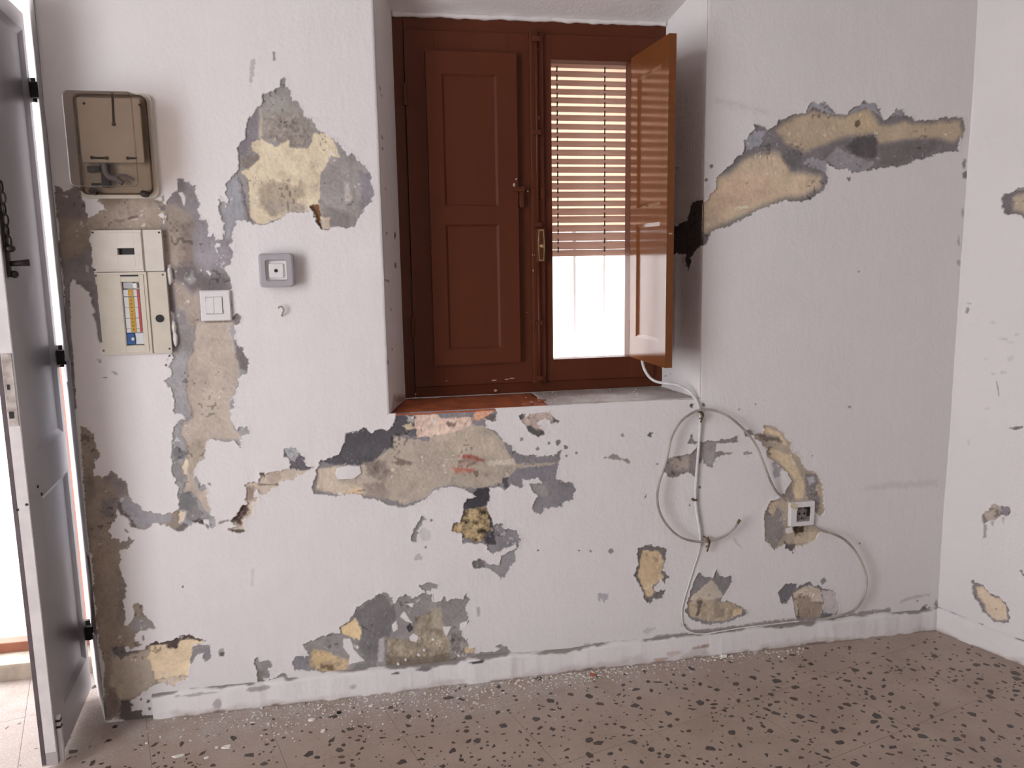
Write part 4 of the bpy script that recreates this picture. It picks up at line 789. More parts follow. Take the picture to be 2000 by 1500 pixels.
quad(bm, (*a[:2], 0), (*b[:2], 0), (*b[:2], CEIL), (*a[:2], CEIL)); obj('wall_right_near_end', bm, M['paint'], wall_right)
XR = b[0]
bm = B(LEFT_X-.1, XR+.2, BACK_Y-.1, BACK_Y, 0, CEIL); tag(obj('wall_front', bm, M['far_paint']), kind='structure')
# left wall with the opening of the balcony door
bm = bmesh.new(); box(bm, LEFT_X-.2, LEFT_X, BACK_Y, -2.75, 0, CEIL); box(bm, LEFT_X-.2, LEFT_X, -1.35, 0, 0, CEIL); box(bm, LEFT_X-.2, LEFT_X, -2.75, -1.35, 2.28, CEIL)
tag(obj('wall_left', bm, M['paint']), kind='structure')
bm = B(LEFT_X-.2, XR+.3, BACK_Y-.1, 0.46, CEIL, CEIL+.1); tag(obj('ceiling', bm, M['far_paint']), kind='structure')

# ------------------------------------------------------------------ skirtings (mortar, painted)
def skirting(name, P0, d, n_in, L, hgt, th, seed, marks=()):
    """rounded, uneven painted skirting; d along the wall, n_in into the room; marks are stains (s, z, half length, half height, colour)"""
    N = int(L/0.004); K = 18; t = np.linspace(0, L, N+1); Zr = np.zeros_like(t)
    e1 = fbm(t, Zr, 0.16, seed, 3); e2 = fbm(t, Zr, 0.05, seed+3, 3); e3 = fbm(t, Zr, 0.018, seed+5, 3)
    a = np.linspace(0, 1, K); pz = np.interp(a, (0, .55, .80, .92, 1), (0, .70, .90, .985, 1.03)); pt = np.interp(a, (0, .55, .80, .92, 1), (1.06, 1.0, .85, .45, -0.2))
    H = hgt*(1+0.10*e1+0.05*e2); T = th*(1+0.25*e1+0.2*e2+0.10*e3)
    ZZ = H[:, None]*pz; TT = T[:, None]*pt; SS = np.repeat(t[:, None], K, 1)
    TT = TT+0.0006*fbm(SS, ZZ, 0.02, seed+9, 3)
    V = np.array(P0)+SS[..., None]*np.array(d, float)+TT[..., None]*np.array(n_in, float)+ZZ[..., None]*np.array([0, 0, 1.0])
    n1 = fbm(SS, ZZ, 0.03, seed+20, 4); n2 = fbm(SS, ZZ*2, 0.10, seed+24, 3)
    col = np.empty(SS.shape+(3,)); col[:] = WHITE*0.95; col *= (1+0.03*n1+0.03*n2)[..., None]
    def lay(m, c):
        nonlocal col
        m = np.clip(m, 0, 1)[..., None]; col = col*(1-m)+m*np.asarray(c)
    lay(0.45*sstep((0.020+0.030*n2+0.012*n1-ZZ)/0.020), g(150, 136, 124))            # mop line
    lay(0.85*sstep((0.004+0.007*n1+0.007*n2-ZZ)/0.004), g(104, 84, 70))              # dirt left along the floor joint
    lay(0.9*sstep((ZZ-(H*0.99)[:, None]+0.004+0.010*n2+0.006*n1)/0.004)*sstep((n2+0.22)/0.2), g(112, 102, 99))   # open joint above
    for s_, z_, hx_, hz_, c_ in marks: lay(sstep((1.0-np.sqrt(((SS-s_)/hx_)**2+((ZZ-z_)/hz_)**2)+0.8*n1)/0.3), c_)
    nv = (N+1)*K; idx = np.arange(nv).reshape(N+1, K)
    Q = np.stack([idx[:-1, :-1].ravel(), idx[1:, :-1].ravel(), idx[1:, 1:].ravel(), idx[:-1, 1:].ravel()], 1)
    me = bpy.data.meshes.new(name); me.from_pydata(V.reshape(-1, 3).tolist(), [], Q.tolist()+[idx[0].tolist(), idx[-1][::-1].tolist()])
    me.polygons.foreach_set('use_smooth', [True]*len(Q)+[False]*2)
    ca = me.attributes.new('layer_colour', 'FLOAT_COLOR', 'POINT'); ca.data.foreach_set('color', np.concatenate([np.clip(col, .005, .9).reshape(-1, 3), np.ones((nv, 1))], 1).ravel())
    me.materials.append(M['wall']); bm_ = bmesh.new(); bm_.from_mesh(me); bmesh.ops.recalc_face_normals(bm_, faces=bm_.faces); bm_.to_mesh(me); bm_.free()
    o = bpy.data.objects.new(name, me); COL.objects.link(o); return tag(o, kind='structure')
def mk(px, py, hw, hh, c):
    p_ = at(px, py, -0.013); return (p_[0]+0.592, p_[2], hw, hh, c)
BM = [mk(826, 1308, .030, .008, g(110, 102, 104)), mk(930, 1293, .024, .004, g(70, 64, 66)), mk(1527, 1227, .010, .003, g(70, 60, 56, R_REF)), mk(1318, 1276, .030, .009, g(158, 144, 134, R_REF)), mk(1290, 1287, .025, .005, g(140, 122, 108, R_REF)),
      mk(775, 1315, .018, .004, g(90, 84, 84)), mk(508, 1345, .035, .007, g(150, 142, 140)), mk(425, 1375, .010, .012, g(160, 150, 148)), mk(380, 1357, .06, .004, g(158, 150, 148)), mk(1380, 1262, .045, .004, g(128, 112, 100, R_REF)), mk(690, 1340, .008, .006, g(160, 152, 150))]
skirting('baseboard_back', (-0.592, 0, 0), (1, 0, 0), (0, -1, 0), CORNER_X+0.592, 0.074, 0.013, 31, BM)
skirting('baseboard_right', RW0, RW_DIR, -RW_N, 1.6, 0.074, 0.013, 37)

# ------------------------------------------------------------------ floor: terrazzo tiles, dark stones, dust
ft = bpy.data.materials.new('terrazzo_tile'); ft.use_nodes = True; t_ = ft.node_tree; pb = t_.nodes['Principled BSDF']
pb.inputs['Roughness'].default_value = 0.42; pb.inputs['Specular IOR Level'].default_value = 0.4
geo = t_.nodes.new('ShaderNodeNewGeometry'); sx = t_.nodes.new('ShaderNodeSeparateXYZ'); t_.links.new(geo.outputs['Position'], sx.inputs[0])
def nn(scale, det):
    n = t_.nodes.new('ShaderNodeTexNoise'); n.inputs['Scale'].default_value = scale; n.inputs['Detail'].default_value = det
    t_.links.new(geo.outputs['Position'], n.inputs['Vector']); return n.outputs['Fac']
def mr(src, a, b, c=0.0, d=1.0):
    n = t_.nodes.new('ShaderNodeMapRange'); n.inputs[1].default_value = a; n.inputs[2].default_value = b; n.inputs[3].default_value = c; n.inputs[4].default_value = d
    t_.links.new(src, n.inputs[0]); return n.outputs[0]
def mth(op, a, b):
    n = t_.nodes.new('ShaderNodeMath'); n.operation = op
    for k, v in enumerate((a, b)):
        if isinstance(v, (int, float)): n.inputs[k].default_value = v
        else: t_.links.new(v, n.inputs[k])
    return n.outputs[0]
def mixc(fac, A, Bc):
    n = t_.nodes.new('ShaderNodeMix'); n.data_type = 'RGBA'
    t_.links.new(fac, n.inputs['Factor'])
    for nm, v in (('A', A), ('B', Bc)):
        if isinstance(v, tuple): n.inputs[nm].default_value = (*v, 1)
        else: t_.links.new(v, n.inputs[nm])
    return n.outputs['Result']
c = mixc(mr(nn(7, 5), .35, .65), (0.330, 0.252, 0.203), (0.385, 0.300, 0.245))
c = mixc(mr(nn(60, 4), .58, .72, 0, .5), c, (0.40, 0.33, 0.27))
c = mixc(mr(nn(110, 3), .62, .70, 0, .6), c, (0.16, 0.12, 0.10))
dust = mth('MULTIPLY', mr(sx.outputs['Y'], -0.30, -0.03), mr(nn(11, 6), .36, .66, 0.15, 1.0))
dust = mth('MULTIPLY', dust, mr(sx.outputs['X'], 1.25, 0.3, 0.25, 1.0))
spk = mth('MULTIPLY', mr(nn(190, 3), .52, .64), dust)
c = mixc(mth('MULTIPLY', dust, 0.75), c, (0.46, 0.42, 0.40)); c = mixc(mth('MULTIPLY', spk, 0.8), c, (0.62, 0.59, 0.56))
t_.links.new(c, pb.inputs['Base Color'])
t_.links.new(mr(dust, 0, 1, 0.42, 0.9), pb.inputs['Roughness'])
bpn = t_.nodes.new('ShaderNodeBump'); bpn.inputs['Distance'].default_value = 0.0006; t_.links.new(nn(70, 4), bpn.inputs['Height']); t_.links.new(bpn.outputs['Normal'], pb.inputs['Normal'])
M['tile'] = ft
bm = bmesh.new(); box(bm, LEFT_X-.3, XR+.3, BACK_Y-.1, 0.46, -0.06, -0.0018)
floor = tag(obj('floor', bm, mat('tile_bed', (0.15, 0.115, 0.095), 0.9, noise=0.3, scale=30)), kind='structure')
TA = math.radians(16.0); TS = 0.300; JO = 0.0004
ta, tb = np.array([math.cos(TA), math.sin(TA)]), np.array([-math.sin(TA), math.cos(TA)])
A0, B0 = -0.29, -0.858+0.0
tiles = 0
for i in range(-9, 13):
    for j in range(-8, 7):
        cx, cy = ta*(A0+(i+.5)*TS)+tb*(B0+(j+.5)*TS)
        if not (LEFT_X-.25 < cx < 2.75 and -1.75 < cy < 0.48): continue
        if cy > 0.16 and not (-2.0 < cx < -0.6): continue
        e = (cx-RW0[0])*RW_N[0]+(cy-RW0[1])*RW_N[1]
        if e > 0.20: continue
        bm = bmesh.new(); hx = TS/2-JO
        box(bm, -hx, hx, -hx, hx, -0.02, 0.0)
        edges = [e_ for e_ in bm.edges if all(v.co.z > -0.001 for v in e_.verts)]
        bmesh.ops.bevel(bm, geom=edges, offset=0.0005, segments=1, affect='EDGES')
        bm.transform(Matrix.Translation((cx, cy, 0)) @ Matrix.Rotation(TA, 4, 'Z'))
        def cut(co, no):
            bmesh.ops.bisect_plane(bm, geom=bm.verts[:]+bm.edges[:]+bm.faces[:], plane_co=co, plane_no=no, clear_outer=True)
        if cx > -0.55: cut((0, 0.004, 0), (0, 1, 0))
        else: cut((0, 0.318, 0), (0, 1, 0))
        cut(tuple(RW0+RW_N*0.004), tuple(RW_N)); cut((LEFT_X, 0, 0), (-1, 0, 0))
        if len(bm.faces) < 4: bm.free(); continue
        obj('floor_tile', bm, M['tile'], floor); tiles += 1
bm = bmesh.new(); box(bm, LEFT_X, XR, BACK_Y, -1.5, -0.0017, -0.0006); obj('floor_far_side', bm, M['tile'], floor)

rs = random.Random(11); chips = []
def project(P):
    v = np.asarray(P)-CAM; d = v @ _f; return 1000+FPX*(v @ _r)/d, 750-FPX*(v @ _u)/d
placed = {}
for k in range(7500):
    x = rs.uniform(-1.5, 2.3); y = rs.uniform(-1.15, 0.26)
    if y > -0.017 and x > -0.72: continue
    if y > 0 and x > -0.80: continue
    if (x-RW0[0])*RW_N[0]+(y-RW0[1])*RW_N[1] > -0.022: continue
    # fewer stones show through the dust by the wall, and they gather in loose clusters
    dn = 0.5+0.5*float(vnoise(np.array([x]), np.array([y]), 0.055, 91)[0])
    pr = (0.16+0.84*min(1, max(0, (-y-0.03)/0.20)))*(0.35+0.85*dn)
    if x < 0.25: pr *= 0.55+0.45*min(1, max(0, (x+0.5)/0.75))
    if rs.random() > pr*1.5: continue
    big = 0.0050+0.0120*rs.random()**1.8
    if rs.random() < 0.35: big *= 0.55
    key = (int(x/0.02), int(y/0.02)); bad = False
    for dx in (-1, 0, 1):
        for dy in (-1, 0, 1):
            for q in placed.get((key[0]+dx, key[1]+dy), ()):
                if (q[0]-x)**2+(q[1]-y)**2 < (q[2]+big)**2*0.75: bad = True
    if bad: continue
    placed.setdefault(key, []).append((x, y, big))
    n = rs.choice((4, 5, 5, 6)); asp = rs.uniform(0.40, 0.95); an = rs.uniform(0, math.pi)
    pts = []
    for q in range(n):
        th = 2*math.pi*(q+rs.uniform(-.32, .32))/n; rr = rs.uniform(0.70, 1.12)
        u_, v_ = big*rr*math.cos(th), big*rr*asp*math.sin(th)
        pts.append((x+u_*math.cos(an)-v_*math.sin(an), y+u_*math.sin(an)+v_*math.cos(an)))
    px, py = project((x, y, 0)); inside = -10 < px < 2010 and py < 1510
    dist = np.linalg.norm(np.array([x, y, 0])-CAM)
    chips.append((inside, big*asp**.5/dist, pts, (x, y)))
chips.sort(key=lambda q: (not q[0], -q[1]))
def chip_bm(bm, pts, off=(0, 0)):
    top = [bm.verts.new((p[0]-off[0], p[1]-off[1], 0.0004)) for p in pts]; bot = [bm.verts.new((p[0]-off[0], p[1]-off[1], -0.003)) for p in pts]
    bm.faces.new(top); n = len(pts)
    for k in range(n): bm.faces.new((top[k], bot[k], bot[(k+1) % n], top[(k+1) % n]))
for _, _, pts, ctr in chips[:290]:
    bm = bmesh.new(); chip_bm(bm, pts); obj('terrazzo_stone', bm, M['chip'], floor)
bm = bmesh.new()
for _, _, pts, ctr in chips[290:]: chip_bm(bm, pts)
o = obj('terrazzo_aggregate', bm, M['chip'], floor); o['kind'] = 'stuff'
print('tiles', tiles, 'stones', len(chips))

# ------------------------------------------------------------------ outside: step, street, house opposite
bm = bmesh.new(); box(bm, -1.72, -0.839, 0.315, 0.80, -0.06, 0.052, 0.008); tag(obj('trim_1', bm, M['stone']), kind='structure')
bm = bmesh.new(); box(bm, -12, 12, 0.80, 9, -0.12, -0.06); tag(obj('street_ground', bm, M['street']), 'pale street paving outside the doorway', kind='structure')
M['glass_dark'] = mat('dark_window_glass', (.10, .11, .12), .1)
house = tag(obj('opposite_house', B(-9, 11, 6.0, 6.4, -0.1, 6.0), M['stucco']), 'white house front across the street, overexposed', 'house')
obj('house_window', B(3.2, 4.2, 5.985, 6.0, 2.4, 3.8), M['glass_dark'], house)

# ------------------------------------------------------------------ window_1
def XZ(x, y, Y): p = at(x, y, Y); return float(p[0]), float(p[2])
win = empty('window_1', (0.55, FY, FZ0), 'brown painted wooden window with one inner shutter closed and one open', kind='structure')
def panel_leaf(bm, Wd, H, T, panels, dep, slope, to, back=True):
    """board with sunk panels; u across, v up, w depth behind the face (0 = face)"""
    V = lambda u, v, w_: bm.verts.new(to(u, v, w_))
    def q(a, b, c, d): bm.faces.new((V(*a), V(*b), V(*c), V(*d)))
    us = sorted({0.0, Wd, *[p[0] for p in panels], *[p[1] for p in panels]}); vs = sorted({0.0, H, *[p[2] for p in panels], *[p[3] for p in panels]})
    for i in range(len(us)-1):
        for j in range(len(vs)-1):
            mu, mv = (us[i]+us[i+1])/2, (vs[j]+vs[j+1])/2
            if any(p[0] < mu < p[1] and p[2] < mv < p[3] for p in panels): continue
            q((us[i], vs[j], 0), (us[i+1], vs[j], 0), (us[i+1], vs[j+1], 0), (us[i], vs[j+1], 0))
    for u0, u1, v0, v1 in panels:
        o_ = [(u0, v0), (u1, v0), (u1, v1), (u0, v1)]; s_ = slope
        i_ = [(u0+s_, v0+s_), (u1-s_, v0+s_), (u1-s_, v1-s_), (u0+s_, v1-s_)]
        for k in range(4):
            a, b, c, d = o_[k], o_[(k+1) % 4], i_[(k+1) % 4], i_[k]
            q((*a, 0), (*b, 0), (*c, dep), (*d, dep))
        q(*[(*p, dep) for p in i_])
    for a, b in (((0, 0), (Wd, 0)), ((Wd, 0), (Wd, H)), ((Wd, H), (0, H)), ((0, H), (0, 0))):
        q((*a, 0), (*b, 0), (*b, T), (*a, T))
    q((0, 0, T), (Wd, 0, T), (Wd, H, T), (0, H, T))
    bmesh.ops.remove_doubles(bm, verts=bm.verts, dist=1e-5); return bm
FW = 0.030
xl0, xl1 = FX0+FW, 0.557; xr0, xr1 = 0.560, FX1-FW; zs0, zs1 = FZ0+0.034, FZ1-0.036
def bars(rects, y0, y1, bev=0.0015):
    bm = bmesh.new()
    for x0, x1, z0, z1 in rects: box(bm, x0, x1, y0, y1, z0, z1, bev, 1)
    return bm
obj('window_frame', bars([(FX0-.004, xl0-.001, FZ0, FZ1+.004), (xr1+.001, FX1+.004, FZ0, FZ1+.004), (xl0-.0005, xr1+.0005, FZ0, zs0-.001), (xl0-.0005, xr1+.0005, zs1+.001, FZ1+.004)], FY-0.004, 0.262, 0.001), M['brown'], win)
gx0, _ = XZ(1074, 400, .215); gx1, _ = XZ(1225, 400, .215); _, gz1 = XZ(1150, 123, .215); _, gz0 = XZ(1150, 697, .215)
sash_r = obj('casement_sash', bars([(xr0, gx0, zs0, zs1), (gx1, xr1, zs0, zs1), (gx0-.0004, gx1+.0004, zs0, gz0), (gx0-.0004, gx1+.0004, gz1, zs1)], 0.186, 0.236, 0.001), M['brown'], win)
obj('glass_pane', B(gx0-.006, gx1+.006, 0.222, 0.2245, gz0-.006, gz1+.006), M['glass'], sash_r)
sash_l = obj('casement_sash', bars([(xl0, 0.262, zs0, zs1), (0.475, xl1, zs0, zs1), (0.2615, 0.4755, zs0, gz0), (0.2615, 0.4755, gz1, zs1)], 0.186, 0.236, 0.001), M['brown'], win)
obj('glass_pane', B(0.256, 0.481, 0.222, 0.2245, gz0-.006, gz1+.006), M['glass'], sash_l)
# closed shutter of the left casement
SZ0, SZ1 = 0.932, 1.829; SY = 0.166
px0, pz1 = XZ(862, 143, SY); px1, pz2 = XZ(974, 403, SY); _, pz3 = XZ(920, 438, SY); _, pz4 = XZ(920, 682, SY)
sx0, sx1 = 0.234, 0.496
sh = obj('inner_shutter', panel_leaf(bmesh.new(), sx1-sx0, SZ1-SZ0, 0.0205, [(px0-sx0, px1-sx0, pz2-SZ0, pz1-SZ0), (px0-sx0, px1-sx0, pz4-SZ0, pz3-SZ0)], 0.006, 0.007, lambda u, v, w_: (sx0+u, SY+w_, SZ0+v)), M['brown'], win)
sh['label'] = 'closed brown shutter with two sunk panels'
bm = bmesh.new(); lx, lz = XZ(1012, 368, SY)
box(bm, lx-.012, lx+.018, SY-.010, SY+.004, lz-.010, lz+.004, .002); box(bm, lx+.004, lx+.018, SY+.002, SY+.016, lz-.055, lz-.006, .002); cyl(bm, (lx-.004, SY-.014, lz), (lx-.004, SY, lz), .004, n=10)
obj('turn_latch', bm, M['brown'], sh)
bm = bmesh.new()
for qx, qy, r_ in ((1004, 361, .0042), (1008, 350, .0026), (1016, 371, .003), (1030, 374, .002)):
    X, Z = XZ(qx, qy, SY-.002); ball(bm, (X, SY-.0025 if qx < 1012 else SY-.009, Z), r_, 1, (1, .35, 1.4))
obj('paint_chip', bm, mat('bare_primer', (0.50, 0.38, 0.33), 0.8), sh)
# open shutter of the right casement, swung into the room
h0, h1 = np.array([0.8455, 0.172]), np.array([0.853, -0.108]); hd = (h1-h0)/np.linalg.norm(h1-h0); hn = np.array([-hd[1], hd[0]]); hn = hn if hn[0] > 0 else -hn
OW = float(np.linalg.norm(h1-h0)); oz0, oz1 = 0.934, 1.826
so = obj('inner_shutter', panel_leaf(bmesh.new(), OW, oz1-oz0, 0.021, [(.052, OW-.050, .068, .405), (.052, OW-.050, .452, .825)], 0.007, 0.010, lambda u, v, w_: (h0[0]+hd[0]*u+hn[0]*w_, h0[1]+hd[1]*u+hn[1]*w_, oz0+v)), M['brown_open'], win)
so['label'] = 'open shutter, glossy orange brown, swung into the room'
bm = bmesh.new()
for zz in (1.02, 1.38, 1.74): cyl(bm, (h0[0]+.004, h0[1]+.004, zz-.03), (h0[0]+.004, h0[1]+.004, zz+.03), .005, n=10)
obj('shutter_hinge', bm, M['brown'], so)
bm = bmesh.new(); X, Z = XZ(1322, 330, -0.09); box(bm, h1[0]+.018, h1[0]+.034, -.085, -.070, Z-.012, Z+.004, .002); cyl(bm, (h1[0]+.02, -.078, Z), (h1[0]+.045, -.078, Z+.004), .004, n=8)
obj('turn_latch', bm, M['bronze'], so)
bm = bmesh.new(); X, Z = XZ(1305, 456, -0.11); box(bm, h1[0]+.006, h1[0]+.016, h1[1]-.0016, h1[1]+.002, Z-.003, Z+.002, .0006, 1); obj('nail_plate', bm, M['brass'], so)
# left hinges, meeting strip, espagnolette bolt
bm = bmesh.new()
for qy in (185, 640):
    _, Z = XZ(795, qy, .19); cyl(bm, (xl0-.001, .183, Z-.03), (xl0-.001, .183, Z+.03), .005, n=10)
obj('sash_hinge', bm, M['brown'], win)
mx0, _ = XZ(1038, 400, .176); mx1, _ = XZ(1064, 400, .176)
strip = obj('meeting_strip', B(mx0, mx1, .176, .190, zs0-.004, zs1+.004, .003), M['brown'], win)
cxm, _ = XZ(1050.5, 400, .168); YB = .170
bolt = bmesh.new()
cyl(bolt, (cxm, YB, FZ0+.022), (cxm, YB, 1.255), .0046, n=10); cyl(bolt, (cxm, YB, 1.335), (cxm, YB, FZ1-.028), .0046, n=10)
bolt = obj('espagnolette_bolt', bolt, M['brown'], win, True)
bm = bmesh.new()
for qy in (76, 258, 438, 630, 738):
    _, Z = XZ(1050, qy, YB); box(bm, cxm-.011, cxm+.011, YB-.008, .178, Z-.008, Z+.006, .002)
_, Z = XZ(1068, 375, .17); box(bm, cxm+.010, cxm+.022, .170, .180, Z-.02, Z+.012, .002)
obj('bolt_guide', bm, M['brown'], bolt)
bz0 = XZ(1057, 512, .166)[1]; bz1 = XZ(1057, 446, .166)[1]; bx = XZ(1056, 478, .166)[0]
case = obj('bolt_case', B(bx-.013, bx+.014, .160, .178, bz0, bz1, .003), M['brown'], bolt)
bm = bmesh.new(); ring = []
ox, oz, iw, ih = bx+.0005, (bz0+bz1)/2, .0095, (bz1-bz0)/2-.004
loopo = [(-.85, -1), (.85, -1), (1.05, -.3), (1.05, .3), (.85, 1), (-.85, 1), (-1.05, .3), (-1.05, -.3)]
VO = [bm.verts.new((ox+a_*iw, .1585, oz+b_*ih)) for a_, b_ in loopo]; VI = [bm.verts.new((ox+a_*(iw-.0028), .1585, oz+b_*(ih-.0035))) for a_, b_ in loopo]
VO2 = [bm.verts.new((v.co.x, .1615, v.co.z)) for v in VO]; VI2 = [bm.verts.new((v.co.x, .1615, v.co.z)) for v in VI]
for k in range(8):
    l_ = (k+1) % 8; bm.faces.new((VO[k], VO[l_], VI[l_], VI[k])); bm.faces.new((VO[k], VO2[k], VO2[l_], VO[l_])); bm.faces.new((VI[k], VI[l_], VI2[l_], VI2[k]))
obj('brass_rim', bm, M['brass'], case)
bm = bmesh.new(); ball(bm, (ox, .153, oz-.002), .0058, 2, (1.25, .8, .9)); cyl(bm, (ox, .1535, oz-.002), (ox, .163, oz-.002), .003, n=10)
obj('bolt_knob', bm, M['brass'], case, True)
bm = bmesh.new(); rng = random.Random(3)
for qx, qy, a_, b_ in ((968, 763, .0062, .004), (965, 743, .010, .0018), (990, 741, .008, .002), (1000, 739, .010, .0015), (872, 744, .004, .0015), (1039, 498, .0016, .003), (1043, 498, .0012, .002), (1050, 578, .0014, .002), (1029, 610, .0014, .0014), (1040, 528, .0016, .004), (812, 770, .0016, .004), (1048, 98, .003, .002), (1051, 231, .002, .006)):
    X, Z = XZ(qx, qy, .184); ball(bm, (X, .186 if qy > 736 else .1755 if qx > 1030 else .186, Z), 1.0, 1, (a_, .0012, b_))
obj('paint_chip', bm, bpy.data.materials['bare_primer'], win)
# outside bars
for k, qx in enumerate((1122, 1180, 1064, 1236)):
    X, _ = XZ(qx, 560, .62)
    b_ = bmesh.new(); cyl(b_, (X, .62, FZ0-.12), (X, .62, FZ1+.10), .0075, n=10); obj('grille_bar', b_, M['white_plastic'], win, True)
for k in range(4):
    b_ = bmesh.new(); X = XZ(1064, 560, .62)[0]-.104*(k+1)
    if X > FX0+.02: cyl(b_, (X, .62, FZ0-.12), (X, .62, FZ1+.10), .0075, n=10); obj('grille_bar', b_, M['white_plastic'], win, True)
    else: b_.free()

for z_ in (FZ0-.10, FZ1+.08):
    b_ = bmesh.new(); box(b_, FX0-.08, FX1+.08, .612, .628, z_-.008, z_+.008); box(b_, FX0-.08, FX0-.064, .45, .628, z_-.008, z_+.008); box(b_, FX1+.064, FX1+.08, .45, .628, z_-.008, z_+.008); obj('grille_rail', b_, M['white_plastic'], win)
# sill: red tile left, grey mortar right
sill = bmesh.new(); sb = XZ(1072, 792, 0.02)[0]
def sill_piece(bm, xa0, xa1, xb0, xb1, zt0, zt1, th=.004):
    n = 24; top = []; 
    rr = random.Random(5)
    for i in range(n+1):
        t = i/n; a = Vector((xa0+(xa1-xa0)*t, 0.0012, zt0)); b = Vector((xb0+(xb1-xb0)*t, FY+.003, zt1))
        top.append([a.lerp(b, j/8)+Vector((0, 0, rr.uniform(-.0008, .0008))) for j in range(9)])
    VV = [[bm.verts.new(p) for p in r_] for r_ in top]
    for i in range(n):
        for j in range(8): bm.faces.new((VV[i][j], VV[i+1][j], VV[i+1][j+1], VV[i][j+1]))
    lo = [bm.verts.new((r_[0].co.x, 0.0012, r_[0].co.z-th)) for r_ in VV]
    for i in range(n): bm.faces.new((VV[i][0], lo[i], lo[i+1], VV[i+1][0]))
    for e_ in (VV[0], VV[-1]):
        l0 = bm.verts.new((e_[0].co.x, e_[0].co.y, e_[0].co.z-th)); l1 = bm.verts.new((e_[-1].co.x, e_[-1].co.y, e_[-1].co.z-th)); bm.faces.new(list(e_)+[l1, l0])
    return bm
sill = tag(obj('trim_2', sill_piece(bmesh.new(), sb, WX1+.002, sb-.01, FX1+.006, WZ0-.001, FZ0-.002), M['sill'], smooth=True), kind='structure')
rt = obj('sill_tile', sill_piece(bmesh.new(), WX0+.001, sb-.001, FX0-.006, sb-.012, WZ0-.003, FZ0-.004), M['red_tile'], sill, True)
rt['label'] = 'red terracotta part of the sill'
bm = bmesh.new(); rr = random.Random(8)
for _ in range(60):
    y = rr.uniform(.01, .18); X = rr.uniform(sb-.05, .99); s_ = rr.uniform(.0008, .0026)
    ball(bm, (X, y, WZ0+(FZ0-WZ0)*y/FY+.0005), s_, 1, (1.3, 1, .7))
o = obj('sill_crumbs', bm, M['flake'], sill); o['kind'] = 'stuff'
def shard(name, px, py, z, size, m, label, cat, group=None, seed=0, floor_=True, Y=None, th=None):
    rr = random.Random(seed); p = on_floor(px, py, z)
    bm = bmesh.new(); n = 6; th = th or size[2]
    a0 = rr.uniform(0, 6.28); pts = []
    for k in range(n):
        a = 2*math.pi*k/n; r_ = rr.uniform(.55, 1.15); a += rr.uniform(-.3, .3); pts.append((size[0]*r_*math.cos(a), size[1]*r_*math.sin(a)))
    bot = [bm.verts.new((x, y, 0)) for x, y in pts]; top = [bm.verts.new((x*rr.uniform(.8, .98), y*rr.uniform(.8, .98), th*rr.uniform(.7, 1.1))) for x, y in pts]
    bm.faces.new(bot); bm.faces.new(top[::-1])
    for k in range(n): bm.faces.new((bot[k], bot[(k+1) % n], top[(k+1) % n], top[k]))
    o = obj(name, bm, m); o.location = p; return tag(o, label, cat, group)
zs = WZ0-.003
shard('tile_shard', 1030, 791, zs+.001, (.016, .010, .006), M['red_shard'], 'left one of the two terracotta shards lying on the red sill tile', 'shard', 'terracotta shards on the sill', 1)
shard('tile_shard', 1057, 784, zs+.003, (.015, .010, .006), M['red_shard'], 'right one of the two terracotta shards lying on the red sill tile', 'shard', 'terracotta shards on the sill', 2)

# ------------------------------------------------------------------ slatted blind behind the glass
sm = bpy.data.materials.new('translucent_slat'); sm.use_nodes = True; t_ = sm.node_tree; t_.nodes.remove(t_.nodes['Principled BSDF'])
df = t_.nodes.new('ShaderNodeBsdfDiffuse'); df.inputs[0].default_value = (0.55, 0.43, 0.37, 1)
tl = t_.nodes.new('ShaderNodeBsdfTranslucent'); tl.inputs[0].default_value = (0.66, 0.48, 0.40, 1)
ms = t_.nodes.new('ShaderNodeMixShader'); ms.inputs[0].default_value = 0.40
t_.links.new(df.outputs[0], ms.inputs[1]); t_.links.new(tl.outputs[0], ms.inputs[2]); t_.links.new(ms.outputs[0], t_.nodes['Material Output'].inputs['Surface'])
gap_glow_mat = bpy.data.materials.new('peach_gap_glow'); gap_glow_mat.use_nodes = True; t_ = gap_glow_mat.node_tree; t_.nodes.remove(t_.nodes['Principled BSDF'])  # for strips added in the gaps to turn the daylight there peach
tl = t_.nodes.new('ShaderNodeBsdfTranslucent'); tl.inputs[0].default_value = (0.74, 0.60, 0.51, 1)
t_.links.new(tl.outputs[0], t_.nodes['Material Output'].inputs['Surface'])
BY = .300; bt = XZ(1150, 129, BY)[1]; bb = XZ(1150, 500, BY)[1]
gaps = [137, 154.5, 171.5, 188.5, 205.5, 222.5, 239.5, 256.5, 273, 290, 307.5, 323.5, 340.5, 355.5, 372.5, 389.5, 405, 421, 437, 453, 470.5, 487]
thick = [.82*q for q in [7, 7, 7, 7, 6.5, 6.5, 7, 7, 6.5, 6.5, 6.5, 6, 7, 5, 5, 7, 5, 3, 6, 1.6, 1.0, 1.0]]
GZ = [XZ(1150, q, BY)[1] for q in gaps]; mpp = (GZ[0]-GZ[-1])/(gaps[-1]-gaps[0])
blind = empty('slatted_blind', (0.55, BY, bb), 'pale brown slatted blind lowered three quarters behind the right window pane', 'blind')
edges_ = [bt+.05]+[z for z in GZ]+[bb]
rr = random.Random(2)
